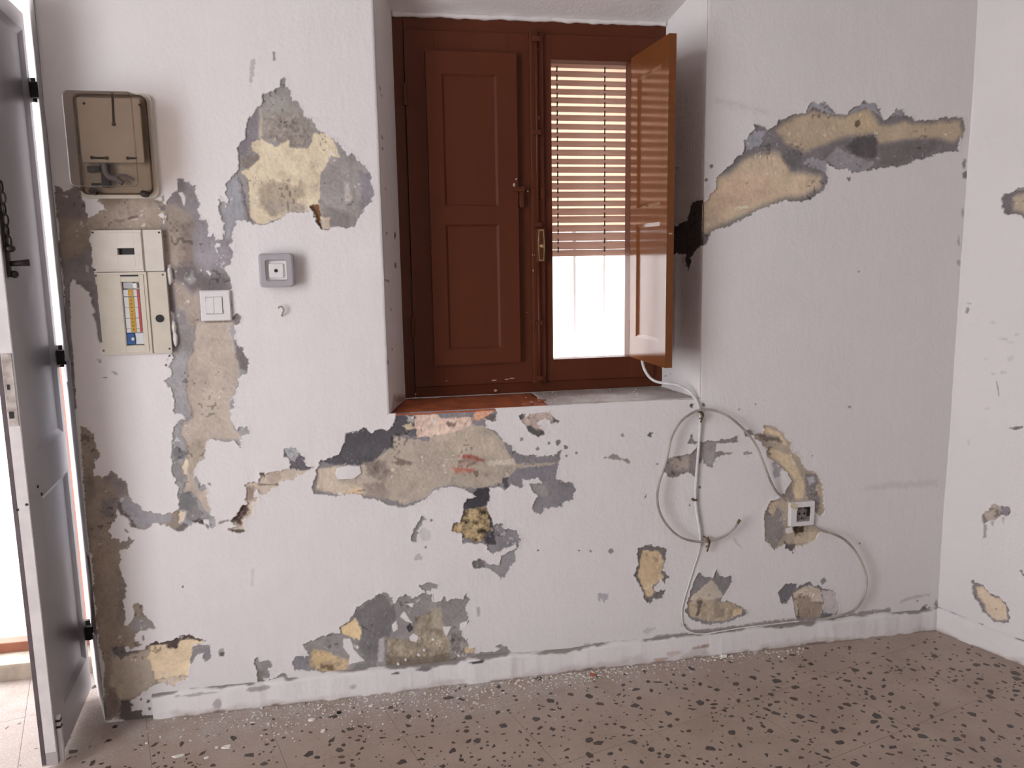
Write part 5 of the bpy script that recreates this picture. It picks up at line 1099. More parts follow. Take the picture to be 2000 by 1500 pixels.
for k in range(len(GZ)+1):
    zt = edges_[k]-(thick[k-1]*mpp/2 if k > 0 else 0); zb = edges_[k+1]+(thick[k]*mpp/2 if k < len(GZ) else 0)
    n = 6; bm = bmesh.new(); ringL, ringR = [], []
    tilt = rr.uniform(-.0006, .0006)
    for q in range(n+1):
        a = -1+2*q/n; ringL.append((FX0+.012, BY-.0035*(1-a*a), (zt+zb)/2+a*(zt-zb)/2))
    for q in range(n, -1, -1):
        a = -1+2*q/n; ringL.append((FX0+.012, BY+.0012-.0028*(1-a*a), (zt+zb)/2+a*(zt-zb)/2))
    ringR = [(FX1-.012, y, z+tilt) for x, y, z in ringL]
    loft(bm, [ringL, ringR]); sl_ = obj('slat', bm, sm, blind)
    if k < len(GZ) and thick[k] > 2:
        zl0, zl1 = GZ[k]-thick[k]*mpp/2-.001, GZ[k]+thick[k]*mpp/2+.001
        obj('gap_glow_strip', B(FX0+.012, FX1-.012, BY+.0004, BY+.0010, zl0, zl1), gap_glow_mat, sl_)  # added strip that gives the gap its peach glow
for qx in (1088, 1180, 830, 950):
    bm = bmesh.new(); X = XZ(qx, 300, BY)[0]
    for z in GZ: tube(bm, [Vector((X, BY-.004, z+.009)), Vector((X+.0006, BY-.0052, z+.003)), Vector((X, BY-.0052, z-.004)), Vector((X, BY-.003, z-.008))], .0021, 6)
    obj('slat_links', bm, M['dark_metal'], blind)
bm = bmesh.new(); p_ = [at(1074, 474, .24), at(1080, 484, .238), at(1088, 497, .236), at(1093, 508, .236)]
tube(bm, smooth_path(p_, 6), .0009, 6); tag(obj('blind_string', bm, M['cable_white']), 'thin pale string hanging slantwise across the blind bottom', 'string')

# ------------------------------------------------------------------ door_1: grey metal leaf opened into the room
Hn = np.array([-0.797, 0.162]); Nn = np.array([-0.764, -0.222]); LW = float(np.linalg.norm(Hn-Nn)); du = (Hn-Nn)/LW; dn = np.array([du[1], -du[0]])   # dn points into the room (+X)
DT, DZ0, DZ1 = 0.036, 0.028, 1.887
dto = lambda u, v, w_: (Nn[0]+du[0]*u-dn[0]*w_, Nn[1]+du[1]*u-dn[1]*w_, DZ0+v)
door = empty('door_1', (Hn[0], Hn[1], 0), 'narrow grey painted door leaf standing open at the left', kind='structure')
leaf = obj('door_leaf', panel_leaf(bmesh.new(), LW, DZ1-DZ0, DT, [(.105, .362, .10, .655), (.105, .362, .765, 1.815)], 0.009, 0.016, dto), M['door_grey'], door)
eb = bmesh.new()
def dbox(bm, u0, u1, v0, v1, w0, w1, bev=0.0):
    r = bmesh.ops.create_cube(bm, size=1.0, matrix=Matrix.Translation(((u0+u1)/2, (v0+v1)/2, (w0+w1)/2)) @ Matrix.Diagonal((u1-u0, v1-v0, w1-w0, 1)))
    vs_ = r['verts']
    if bev > 0:
        res_ = bmesh.ops.bevel(bm, geom=list({e for v in vs_ for e in v.link_edges}), offset=bev, segments=1, affect='EDGES'); vs_ = list({v for f in res_['faces'] for v in f.verts})
    return bm
def dplace(bm):
    for v in bm.verts: v.co = Vector(dto(v.co.x, v.co.y, v.co.z))
    return bm
edge = obj('leaf_edge', dplace(dbox(bmesh.new(), -.0012, .0005, .035, DZ1-DZ0, .0015, .0255)), M['door_edge'], door)
strip_ = obj('edge_seal', dplace(dbox(bmesh.new(), -.0010, .0005, .004, DZ1-DZ0, .0262, DT-.0005)), mat('dark_seal', (0.13, 0.10, 0.11), 0.6, noise=0.3, scale=18), door); strip_['label'] = 'dark seal along the closing edge'
edge['label'] = 'pale closing edge of the door leaf'
bm = bmesh.new(); lz0, lz1 = XZ(20, 832, -.222)[1], XZ(12, 690, -.222)[1]
dbox(bm, -.0030, -.001, lz0-DZ0, lz1-DZ0, .003, .0245, .0006); lock = obj('lock_plate', dplace(bm), mat('dirty_lock_plate', (0.55, 0.50, 0.47), 0.5, color2=(0.30, 0.25, 0.22), scale=40), door)
bm = bmesh.new(); dbox(bm, -.0042, -.0028, lz0+.018-DZ0, lz0+.034-DZ0, .011, .021, .0006); dbox(bm, -.0036, -.0028, lz0+.085-DZ0, lz0+.097-DZ0, .013, .019)
obj('keyhole', dplace(bm), M['dark'], lock)
bm = bmesh.new()
for qx, qy in ((33, 995), (53, 985)):
    Z = XZ(qx, qy, -.222)[1]; w_ = .026 if qx < 40 else .006
    cyl(bm, (-.0025, Z-DZ0, w_), (.001, Z-DZ0, w_), .0032, n=10)
for qx, qy, u_ in ((72, 955, .075), (83, 975, .10)):
    Z = XZ(qx, qy, -.17)[1]; cyl(bm, (u_, Z-DZ0, -.002), (u_, Z-DZ0, .001), .004, n=10)
obj('door_screw', dplace(bm), M['dark'], door)
zl = XZ(35, 515, -.21)[1]-DZ0
bm = bmesh.new(); dbox(bm, .020, .038, zl-.030, zl+.075, -.006, .001, .001); cyl(bm, (.029, zl, -.004), (.034, zl+.002, -.044), .0055, .008, n=12); ball(bm, (.030, zl-.024, -.012), .009, 2)
ball(bm, (.022, zl+.034, -.011), .011, 2, (1.3, .8, 1)); dbox(bm, .012, .026, zl+.03, zl+.16, -.005, .001, .001)
latch = obj('door_latch', dplace(bm), M['dark_metal'], door, True); latch['label'] = 'dark iron latch with a projecting knob'
bm = bmesh.new()
for k in range(6):
    c0 = Vector(dto(.014-.002*k+.006, zl+.05+.024*k, -.010)); pts = []
    for q in range(13):
        a = 2*math.pi*q/12; r1, r2 = .008, .013
        pts.append(c0+Vector((0, r1*math.cos(a), r2*math.sin(a))) if k % 2 else c0+Vector((r1*.6*math.cos(a), 0.3*r1*math.cos(a), r2*math.sin(a))))
    tube(bm, pts, .0022, 6)
obj('latch_chain', bm, M['dark_metal'], latch, True)
bm = bmesh.new(); dbox(bm, .012, .028, .0, .088, -.010, .0, .002); dbox(bm, .014, .026, .092, .104, -.010, 0, .0015); dbox(bm, .014, .026, .108, .120, -.010, 0, .0015)
bolt2 = obj('floor_bolt', dplace(bm), M['white_plastic'], door); bolt2['label'] = 'pale sliding floor bolt'
bm = bmesh.new(); dbox(bm, .012, .028, .0885, .0915, -.0115, .0); dbox(bm, .012, .028, .1045, .1075, -.0115, .0); obj('bolt_strap', dplace(bm), M['dark_metal'], bolt2)
bm = bmesh.new(); Z = XZ(175, 1232, .162)[1]
for zz in (Z, 1.0, 1.70):
    box(bm, -.800, -.772, .148, .174, zz-.022, zz+.018, .002); cyl(bm, (-.793, .170, zz-.03), (-.793, .170, zz+.03), .007, n=12)
obj('door_hinge', bm, M['dark_metal'], door)
bm = bmesh.new(); box(bm, -1.70, -.838, .40, .445, .050, .084, .004); box(bm, -.900, -.878, .40, .43, .050, .98, .003)
obj('door_frame', bm, M['terracotta_paint'], door)

# ------------------------------------------------------------------ electricity meter box with a smoky cover
meter = empty('meter_box', (-.57, 0, 1.42), 'wall box with a smoky see-through cover, highest thing on the wall at left', 'meter box')
obj('back_plate', loft(bmesh.new(), [rect_ring(-.650, -.468, 1.410, 1.664, .016, y) for y in (0.004, -.010)]), M['cream2'], meter)
o = [(-.645, -.479, 1.419, 1.658, .016, -.010), (-.645, -.479, 1.419, 1.658, .016, -.024), (-.6445, -.481, 1.421, 1.656, .016, -.026), (-.643, -.4845, 1.4265, 1.6495, .015, -.112), (-.6395, -.4885, 1.430, 1.646, .012, -.120)]
cover = obj('smoky_cover', loft(bmesh.new(), [rect_ring(*q) for q in o], cap0=False), M['smoke'], meter, False)
cover['label'] = 'smoky see-through cover'
obj('cover_rim', loft(bmesh.new(), [rect_ring(-.6455, -.4785, 1.4185, 1.6585, .016, -.0105), rect_ring(-.6455, -.4785, 1.4185, 1.6585, .016, -.022), rect_ring(-.6425, -.4815, 1.4215, 1.6555, .014, -.022), rect_ring(-.6425, -.4815, 1.4215, 1.6555, .014, -.0105)], False, False), M['smoke_edge'], cover)
obj('front_rim', loft(bmesh.new(), [rect_ring(-.6405, -.4875, 1.429, 1.647, .012, -.1185), rect_ring(-.6400, -.4880, 1.4295, 1.6465, .012, -.1205), rect_ring(-.6375, -.4905, 1.432, 1.644, .010, -.1207)], False, False), M['rim'], cover)
zb_ = XZ(220, 318, -.03)[1]
board = obj('meter_board', B(-.634, -.490, -.034, -.026, zb_, 1.648, .002), mat('beige_meter_board', (0.66, 0.60, 0.52), 0.6, noise=0.08, scale=20), meter)
slot_m = mat('slot_brown', (0.05, 0.035, 0.03), 0.7)
def slot(p, q, r):
    a, b_ = XZ(*p, -.0345), XZ(*q, -.0345); obj('board_slot', tube(bmesh.new(), [Vector((a[0], -.0345, a[1])), Vector((b_[0], -.0345, b_[1]))], r, 8), slot_m, board)
slot((219, 182), (222, 242), .0026); slot((178, 308), (207, 309), .0028); slot((250, 309), (268, 309), .0026)
for q in ((222, 243), (208, 309), (180, 308), (250, 309)):
    X, Z = XZ(*q, -.0345); obj('slot_end', cyl(bmesh.new(), (X, -.0335, Z), (X, -.0375, Z), .0042, n=12), slot_m, board)
for q in ((164, 202), (273, 205)):
    X, Z = XZ(*q, -.0345); obj('board_screw', cyl(bmesh.new(), (X, -.0335, Z), (X, -.0355, Z), .003, n=10), slot_m, board)
bm = bmesh.new(); X0, Z0 = XZ(172, 330, -.02); box(bm, X0, X0+.03, -.03, -.011, Z0-.008, Z0+.006, .002)
X0, Z0 = XZ(196, 320, -.02); box(bm, X0, X0+.020, -.028, -.011, 1.436, Z0, .003)
X0, Z0 = XZ(178, 360, -.02); box(bm, X0, X0+.02, -.02, -.011, Z0-.003, Z0+.003, .001)
gut = obj('terminal_block', bm, M['dark'], meter)
bm = bmesh.new(); P_ = lambda x, y, Y=-.03: Vector((*XZ(x, y, Y)[:1], Y, XZ(x, y, Y)[1]))
tube(bm, smooth_path([P_(204, 320), P_(206, 335), P_(214, 346), P_(228, 350), P_(240, 358)], 6), .007, 10); tube(bm, smooth_path([P_(222, 345), P_(240, 342), P_(252, 346), P_(262, 352)], 6), .003, 8)
obj('meter_wire', bm, mat('grey_wire', (0.20, 0.19, 0.22), 0.5), meter, True)
bak = mat('brown_bakelite', (0.045, 0.03, 0.026), 0.45)
for q in ((183, 374), (283, 379)):
    bm = bmesh.new(); X, Z = XZ(*q, -.02); cyl(bm, (X, -.006, Z), (X, -.034, Z), .0085, n=16); cyl(bm, (X, -.0339, Z), (X, -.037, Z), .0055, n=12); obj('cover_screw', bm, bak, meter)

# ------------------------------------------------------------------ fuse boxes
YF = -.014
def frame_px(tl, br, Y): a, b_ = XZ(*tl, Y), XZ(*br, Y); return a[0], b_[0], b_[1], a[1]
ux0, ux1, uz0, uz1 = frame_px((177, 450), (321, 529), YF)
sw = empty('main_switch_box', ((ux0+ux1)/2, 0, uz0), 'cream plastic switch box cover with a dark oblong opening, upper of two', 'fuse box')
gx_, _ = XZ(281, 490, YF)
def cover_plate(name, x0, x1, z0, z1, holes, parent, m, gx):
    """flush cover with a vertical groove and openings"""
    bm = bmesh.new(); xs = sorted({x0, x1, gx-.003, gx+.003, *[h_[0] for h_ in holes], *[h_[1] for h_ in holes]}); zz = sorted({z0, z1, *[h_[2] for h_ in holes], *[h_[3] for h_ in holes]})
    yv = lambda xm: YF+(.004 if gx-.003 < xm < gx+.003 else 0)
    def q(*p): bm.faces.new([bm.verts.new(v) for v in p])
    for i in range(len(xs)-1):
        for j in range(len(zz)-1):
            xm, zm = (xs[i]+xs[i+1])/2, (zz[j]+zz[j+1])/2
            if any(h_[0] < xm < h_[1] and h_[2] < zm < h_[3] for h_ in holes): continue
            y = yv(xm); q((xs[i], y, zz[j]), (xs[i+1], y, zz[j]), (xs[i+1], y, zz[j+1]), (xs[i], y, zz[j+1]))
    for s_ in (-1, 1): q((gx+s_*.003, YF, z0), (gx+s_*.003, YF+.004, z0), (gx+s_*.003, YF+.004, z1), (gx+s_*.003, YF, z1))
    for a, b_ in (((x0, z0), (x1, z0)), ((x1, z0), (x1, z1)), ((x1, z1), (x0, z1)), ((x0, z1), (x0, z0))):
        q((a[0], YF, a[1]), (b_[0], YF, b_[1]), (b_[0], .004, b_[1]), (a[0], .004, a[1]))
    for h_ in holes:
        for a, b_ in (((h_[0], h_[2]), (h_[1], h_[2])), ((h_[1], h_[2]), (h_[1], h_[3])), ((h_[1], h_[3]), (h_[0], h_[3])), ((h_[0], h_[3]), (h_[0], h_[2]))):
            q((a[0], YF, a[1]), (b_[0], YF, b_[1]), (b_[0], .003, b_[1]), (a[0], .003, a[1]))
    bmesh.ops.remove_doubles(bm, verts=bm.verts, dist=1e-5); return obj(name, bm, m, parent)
hx0, hx1, hz0, hz1 = frame_px((229.5, 485), (263, 497), YF)
cover_plate('box_cover', ux0, ux1, uz0, uz1, [(hx0, hx1, hz0, hz1)], sw, M['cream'], gx_)
obj('switch_opening', B(hx0-.002, hx1+.002, -.002, .002, hz0-.002, hz1+.002), M['dark'], sw)
cx0, _ = XZ(212, 490, YF); bm = bmesh.new(); box(bm, cx0, gx_-.004, YF-.0018, YF+.001, hz1+.0008, uz1-.006, .001); box(bm, cx0, gx_-.004, YF-.0018, YF+.001, uz0+.004, hz0-.0008, .001)
box(bm, cx0, hx0-.0008, YF-.0018, YF+.001, hz0-.001, hz1+.001, .0004, 1); box(bm, hx1+.0008, gx_-.004, YF-.0018, YF+.001, hz0-.001, hz1+.001, .0004, 1)
raised = obj('raised_panel', bm, M['cream'], sw)
bm = bmesh.new()
for q in ((310.5, 454), (185, 527), (181, 454)):
    X, Z = XZ(*q, YF); obj('box_screw', cyl(bmesh.new(), (X, YF-.0012, Z), (X, YF+.001, Z), .0026, n=10), M['dark'], sw)
for xx in (hx0, hx1):
    obj('cover_ridge', B(xx-.0004, xx+.0004, YF-.0021, YF, hz1+.003, uz1-.016), M['cream2'], raised); obj('cover_ridge', B(xx-.0004, xx+.0004, YF-.0021, YF, uz0+.012, hz0-.003), M['cream2'], raised)

lx0, lx1, lz0, lz1 = frame_px((184, 533), (335, 689), YF); lx1 += 0.0
lx0 = ux0+.003; lx1 = ux1+.003; lz1 = uz0-.002
db = empty('fuse_box', ((lx0+lx1)/2, 0, lz0), 'cream fuse box with breakers, yellow strip and round black lock', 'fuse box')
g2, _ = XZ(294, 610, YF)
wx0, wx1, wz0, wz1 = frame_px((238, 551), (279, 674), YF); wx0 = XZ(244, 610, YF)[0]-.002; wx1 = XZ(276, 610, YF)[0]+.001
sx0_, sx1_, sz0_, sz1_ = frame_px((235, 537), (270, 539.5), YF)
cover_plate('box_cover', lx0, lx1, lz0, lz1, [(wx0, wx1, wz0, wz1)], db, M['cream2'], g2)
obj('breaker_rail', B(wx0-.003, wx1+.003, .0005, .0035, wz0-.003, wz1+.003), mat('pale_grey_plastic', alb((168, 165, 166), (190, 182, 182)), .5), db)
def pxbox(name, tl, br, y0, y1, m, parent, bev=.0008, xs=None):
    a = frame_px(tl, br, y0); 
    return obj(name, B(a[0], a[1], y0, y1, a[2], a[3], bev, 1), m, parent)
wm = wx1-wx0; X = lambda f_: wx0+wm*f_
def wbox(name, f0, f1, py0, py1, y0, y1, m, parent=db):
    za, zb2 = XZ(258, py1, YF)[1], XZ(258, py0, YF)[1]; return obj(name, B(X(f0), X(f1), y0, y1, za, zb2, .0006, 1), m, parent)
mg = mat('mid_grey_plastic', alb((140, 136, 138), (190, 182, 182)), .5); my = mat('yellow_label', (0.55, 0.33, 0.035), .6, color2=(0.42, 0.25, 0.05), scale=90); mr_ = mat('red_strip', (0.42, 0.06, 0.06), .5); mb = mat('blue_breaker', (0.012, 0.075, 0.24), .45)
wbox('main_breaker', .05, .62, 551, 563, -.010, .001, mg)
wbox('breaker_switch', .66, .88, 553, 563, -.020, .001, M['white_plastic'])
wbox('breaker', .02, .98, 566, 579, -.011, .001, bpy.data.materials['pale_grey_plastic'])
for k, (a_, b_) in enumerate(((580, 600), (600.5, 621), (621.5, 642), (642.5, 650))): wbox('breaker', .02, .98, a_, b_, -.011, .001, bpy.data.materials['pale_grey_plastic'])
wbox('yellow_label', .30, .60, 565, 578, -.0118, -.0108, my); yl = wbox('yellow_label', .30, .62, 580, 649, -.0118, -.0108, my)
wbox('red_strip', .80, .95, 566, 649, -.0122, -.0108, mr_)
wbox('blue_breaker', .02, .48, 651, 673, -.012, .001, mb); wbox('breaker_switch', .30, .46, 659, 665, -.016, -.011, bpy.data.materials['pale_grey_plastic']); wbox('breaker', .50, .98, 651, 673, -.010, .001, bpy.data.materials['pale_grey_plastic'])
bm = bmesh.new(); rr = random.Random(6)
za, zb2 = XZ(258, 647, YF)[1], XZ(258, 583, YF)[1]
for k in range(9):
    z = za+(zb2-za)*(k+.5)/9; box(bm, X(.40), X(.40+.05+.07*rr.random()), -.0121, -.0117, z-.0012, z+.0014)
obj('label_mark', bm, mat('label_ink', (0.16, 0.09, 0.03), .8), yl)
obj('finger_slot', B(sx0_, sx1_, YF-.0004, YF+.002, sz0_, sz1_), M['dark'], db)
bm = bmesh.new(); dX0, dX1, dZ0, dZ1 = XZ(228, 610, YF)[0], XZ(286, 610, YF)[0], lz0+.004, lz1-.006
for a_ in ((dX0, wx0-.0015, dZ0, dZ1), (wx1+.0015, dX1, dZ0, dZ1), (wx0-.0016, wx1+.0016, dZ0, wz0-.0015), (wx0-.0016, wx1+.0016, wz1+.0015, sz0_-.001)): box(bm, a_[0], a_[1], YF-.0016, YF+.001, a_[2], a_[3], .0005, 1)
obj('breaker_door', bm, M['cream2'], db)
bm = bmesh.new(); Xl, Zl = XZ(312, 622, YF); cyl(bm, (Xl, YF-.003, Zl), (Xl, YF+.002, Zl), .0098, n=24); lockb = obj('round_lock', bm, M['dark'], db, False)
gs_ = mat('grey_screw', (0.12, 0.10, 0.10), .5, .4)
for q in ((187, 538.5), (318, 536.5), (331, 681), (202.5, 685)):
    Xs, Zs = XZ(*q, YF); obj('box_screw', cyl(bmesh.new(), (Xs, YF-.0012, Zs), (Xs, YF+.001, Zs), .0027, n=10), gs_, db)

for q, h0_ in ((( 331, 539), .020), ((339, 640), .017), ((342, 662), .017)):
    bm = bmesh.new(); Xs, Zs = XZ(*q, -.004); ball(bm, (Xs, -.003, Zs), 1.0, 3, (.0065, .006, h0_*1.15)); rr = random.Random(q[0])
    for v in bm.verts: v.co += Vector((rr.uniform(-.0006, .0006), rr.uniform(-.0006, .0006), rr.uniform(-.0006, .0006)))
    obj('filler_lump', bm, M['flake_white'], wall_back, True)
# ------------------------------------------------------------------ light switch, push button, socket, hook
a = frame_px((389, 567.5), (453, 626), -.009)
ls = empty('light_switch', ((a[0]+a[1])/2, 0, a[2]), 'white double light switch right of the fuse box', 'switch')
def plate_with_hole(x0, x1, z0, z1, hx0, hx1, hz0, hz1, y0, y1, r=.003, slope=.0, cap=True):
    bm = bmesh.new(); R_ = lambda i_, y, rr_: rect_ring(x0+i_, x1-i_, z0+i_, z1-i_, rr_, y)
    loft(bm, [R_(0, y1, r), R_(0, y0+.003, r), R_(.003, y0, r), rect_ring(hx0, hx1, hz0, hz1, .0015, y0), rect_ring(hx0+slope, hx1-slope, hz0+slope, hz1-slope, .0015, y0+.006)], True, cap); return bm
h_ = frame_px((401, 580), (437, 613), -.009)
obj('switch_plate', plate_with_hole(*a, *h_, -.010, .003), M['white_plastic'], ls)
xm = XZ(418, 597, -.009)[0]
for x0, x1 in ((h_[0]+.0008, xm-.0004), (xm+.0004, h_[1]-.0022)):
    bm = bmesh.new(); V = [bm.verts.new(p) for p in ((x0, -.010, h_[3]-.001), (x1, -.010, h_[3]-.001), (x1, -.0142, h_[2]+.0018), (x0, -.0142, h_[2]+.0018), (x0, -.003, h_[3]-.001), (x1, -.003, h_[3]-.001), (x1, -.003, h_[2]+.0018), (x0, -.003, h_[2]+.0018))]
    for f in ((0, 1, 2, 3), (0, 4, 5, 1), (1, 5, 6, 2), (2, 6, 7, 3), (3, 7, 4, 0), (4, 7, 6, 5)): bm.faces.new([V[k] for k in f])
    obj('rocker', bm, M['white_plastic'], ls)
bc = XZ(539.5, 528, -.038); hs = .0435
pb_ = empty('push_button', (bc[0], 0, bc[1]-hs), 'grey square push button box standing proud of the wall', 'push button')
ring = lambda s_, r, y: rect_ring(bc[0]-s_, bc[0]+s_, bc[1]-s_, bc[1]+s_, r, y)
o = obj('button_frame', loft(bmesh.new(), [ring(hs, .010, .003), ring(hs, .010, -.033), ring(hs-.0015, .010, -.0375), ring(hs-.005, .008, -.039), ring(.0275, .006, -.039), ring(.0262, .005, -.037), ring(.0255, .004, -.0255)], True, True), M['grey_plastic'], pb_, False)
ring2 = lambda s_, r, y: rect_ring(bc[0]-.001-s_, bc[0]-.001+s_, bc[1]-.001-s_, bc[1]-.001+s_, r, y)
ins = obj('button_insert', loft(bmesh.new(), [ring2(.0185, .004, -.0250), ring2(.0185, .004, -.0305), ring2(.0172, .003, -.0325)], True, True), M['white_plastic'], pb_)
bm = bmesh.new(); cyl(bm, (bc[0]-.0012, -.0320, bc[1]-.001), (bc[0]-.0012, -.0340, bc[1]-.001), .0046, n=16); obj('button', bm, M['dark_metal'], pb_)
bm = bmesh.new()
for s1 in (-1, 1):
    for s2 in (-1, 1): cyl(bm, (bc[0]-.001+s1*.0115, -.0322, bc[1]-.001+s2*.0115), (bc[0]-.001+s1*.0115, -.0331, bc[1]-.001+s2*.0115), .0028, n=12)
obj('insert_stud', bm, M['white_plastic'], ins)
obj('recess_lining', loft(bmesh.new(), [ring(.0258, .005, -.0368), ring(.0238, .0045, -.0262), ring(.017, .003, -.0260)], False, False), M['white_plastic'], pb_)
a = frame_px((1543.5, 982.5), (1590.5, 1025.5), -.009)
so_ = empty('wall_socket', ((a[0]+a[1])/2, 0, a[2]), 'white broken wall socket with loose cables low on the wall', 'socket')
h_ = frame_px((1556, 991), (1583, 1017.5), -.009)
obj('socket_plate', plate_with_hole(*a, *h_, -.011, .003, .0025, .001, False), M['white_plastic'], so_)
obj('socket_backing', B(h_[0]-.002, h_[1]+.002, -.0035, .001, h_[2]-.002, h_[3]+.002), mat('grey_socket_back', (0.34, 0.30, 0.28), .6, noise=.3, scale=90), so_)
scx, scz = XZ(1567.5, 1004.5, -.009)
bm = bmesh.new(); n = 24; R1 = [(scx+.0200*math.cos(2*math.pi*k/n), -.0095, scz+.0200*math.sin(2*math.pi*k/n)) for k in range(n)]
loft(bm, [[(x, y+.006, z) for x, y, z in R1], R1, [(scx+(x-scx)*.90, -.0098, scz+(z-scz)*.90) for x, y, z in R1], [(scx+(x-scx)*.85, -.0045, scz+(z-scz)*.85) for x, y, z in R1]], False, True)
well = obj('socket_well', bm, mat('grimy_socket', (0.25, 0.22, 0.205), .6, noise=.4, scale=90), so_)
bm = bmesh.new()
for s1 in (-1, 1): cyl(bm, (scx+s1*.0085, -.006, scz+.001), (scx+s1*.0085, -.003, scz+.001), .0034, n=12)
cyl(bm, (scx, -.006, scz-.013), (scx, -.003, scz-.013), .0026, n=10)
obj('pin_hole', bm, M['dark'], well)
e_ = frame_px((1577, 992), (1580.5, 1008), -.010); bm = bmesh.new(); box(bm, e_[0], e_[1], -.0100, -.004, e_[2], e_[3]); box(bm, e_[0]-.008, e_[1], -.0100, -.004, e_[3]-.003, e_[3]); obj('broken_gap', bm, M['dark'], so_)
bm = bmesh.new(); P0 = XZ(1546, 990, -.011); V = [bm.verts.new(p) for p in ((a[0]+.001, -.0118, a[3]-.001), (a[0]+.020, -.0118, a[3]-.002), (h_[0]+.004, -.0118, h_[3]-.010), (a[0]+.0005, -.0114, a[3]-.014))]; bm.faces.new(V)
r_ = bmesh.ops.extrude_face_region(bm, geom=bm.faces[:]); bmesh.ops.translate(bm, vec=(0, .003, 0), verts=[v for v in r_['geom'] if isinstance(v, bmesh.types.BMVert)])
obj('plaster_smear', bm, mat('sand_plaster', alb((150, 137, 118), R_REF), .9, noise=.2, scale=60), so_)
bm = bmesh.new(); hx_, hz_ = XZ(549, 608, -.012)
pts = [Vector((hx_-.0065, -.013, hz_+.008)), Vector((hx_-.003, -.015, hz_+.0125)), Vector((hx_+.003, -.015, hz_+.0115)), Vector((hx_+.007, -.014, hz_+.004)), Vector((hx_+.004, -.012, hz_-.004)), Vector((hx_+.001, -.008, hz_-.010)), Vector((hx_+.001, .003, hz_-.013))]
tube(bm, smooth_path(pts, 6), .0022, 8); hook = tag(obj('wall_hook', bm, mat('painted_hook', (0.42, 0.38, 0.33), .5, .2, noise=.3, scale=70), smooth=True), 'small painted cup hook screwed into the wall below the push button', 'hook')

# ------------------------------------------------------------------ cables
def wall_pts(lst, fr='P', Y=-.008):
    x0, y0, k = FR[fr]; out = []
    for q in lst:
        Yq = q[2] if len(q) > 2 else Y
        out.append(Vector(at(x0+q[0]/k, y0+q[1]/k, Yq)))
    return out
wc = [at(1254, 704, .10), at(1259, 722, .09), at(1270, 738, .08), at(1284, 746, .065), at(1304, 749, .045), at(1326, 753, .03), at(1345, 764, .012), at(1358, 779, -.004), at(1365, 795, -.009)]
wc = [Vector(p) for p in wc]+wall_pts([(1368, 815), (1367, 840), (1364, 880), (1360, 930), (1358, 968), (1361, 1000), (1367, 1040), (1367, 1068)], Y=-.007)
bm = bmesh.new(); tube(bm, smooth_path(wc, 8), .0043, 8)
tag(obj('white_cable', bm, M['cable_white'], smooth=True), 'white cable coming over the sill corner and straight down the wall', 'cable')
bm = bmesh.new(); tube(bm, smooth_path(wall_pts([(1367, 1064, -.006), (1364, 1082), (1355, 1110), (1344, 1145), (1334, 1180), (1332, 1205), (1337, 1226), (1352, 1236, -.012), (1375, 1238, -.016), (1400, 1234, -.017), (1450, 1226, -.017), (1500, 1220, -.017), (1560, 1213, -.016)], Y=-.004), 8), .0017, 8)
tag(obj('thin_wire', bm, M['wire'], smooth=True), 'thin white painted wire curving down to the skirting', 'wire')
bm = bmesh.new(); loop = wall_pts([(1125, 655, .006), (1100, 630, -.006), (1070, 600, -.014), (1040, 550, -.020), (1015, 490, -.026), (985, 410, -.030), (945, 320, -.030), (880, 238, -.028), (790, 162, -.024), (700, 125, -.020), (640, 121, -.019), (585, 135, -.022), (510, 190, -.026), (455, 285, -.030), (432, 390, -.032), (405, 480, -.034), (380, 560, -.034), (371, 640, -.032), (385, 720, -.030), (430, 800, -.028), (505, 866, -.024), (600, 893, -.020), (690, 887, -.018), (765, 860, -.022), (822, 815, -.026), (850, 774, -.030)], 'D')
P_ = smooth_path(loop, 8); tube(bm, P_, .0036, 8); lc = tag(obj('loop_cable', bm, M['cable_grey'], smooth=True), 'dusty grey cable looped in a ring around the white cable', 'cable')
bm = bmesh.new(); tube(bm, [P_[-4], P_[-2], P_[-1], P_[-1]+Vector((.003, 0, .005))], .0045, 8); obj('cable_end', bm, M['bronze'], lc, True)
bm = bmesh.new(); c3 = wall_pts([(1285, 800, .004), (1312, 818, -.010), (1345, 832, -.018), (1400, 848, -.022), (1465, 880, -.026), (1520, 935, -.028), (1565, 1010, -.028), (1593, 1090, -.028), (1597, 1150, -.027), (1580, 1220, -.024), (1545, 1275, -.021), (1500, 1308, -.018), (1430, 1330, -.016), (1330, 1348, -.016), (1300, 1349, -.016)], 'D')
tube(bm, smooth_path(c3, 8), lambda t: .0038-.0012*max(0, t-.75)/.25, 8); tag(obj('socket_cable', bm, M['cable_grey'], smooth=True), 'grey cable arching from the socket down to the skirting', 'cable')
def clip(px, py, h, label):
    p = at(px, py, -.012); bm = bmesh.new(); x, _, z = p
    tube(bm, smooth_path([Vector((x-.004, .003, z+h*.45)), Vector((x-.003, -.020, z+h*.42)), Vector((x+.001, -.028, z)), Vector((x+.002, -.018, z-h*.5)), Vector((x+.003, -.012, z-h*.75))], 6), .0028, 6)
    tube(bm, smooth_path([Vector((x+.004, -.012, z+h*.5)), Vector((x+.006, -.024, z+h*.1)), Vector((x-.004, -.016, z-h*.35))], 6), .0022, 6)
    return tag(obj('cable_clip', bm, M['bronze'], smooth=True), label, 'clip', 'cable clips')
clip(1380, 1060, .036, 'bronze wire clip holding the bottom of the cable loop')
clip(1367, 812, .026, 'bronze wire clip at the sill corner where the cables cross')
bm = bmesh.new(); p = at(1357, 976, -.008); box(bm, p[0]-.007, p[0]+.007, -.014, .002, p[2]-.003, p[2]+.003, .001); ball(bm, (p[0]-.008, -.006, p[2]), .003, 1)
tag(obj('cable_staple', bm, M['bronze']), 'small staple pinning the white cable halfway down the wall', 'staple')

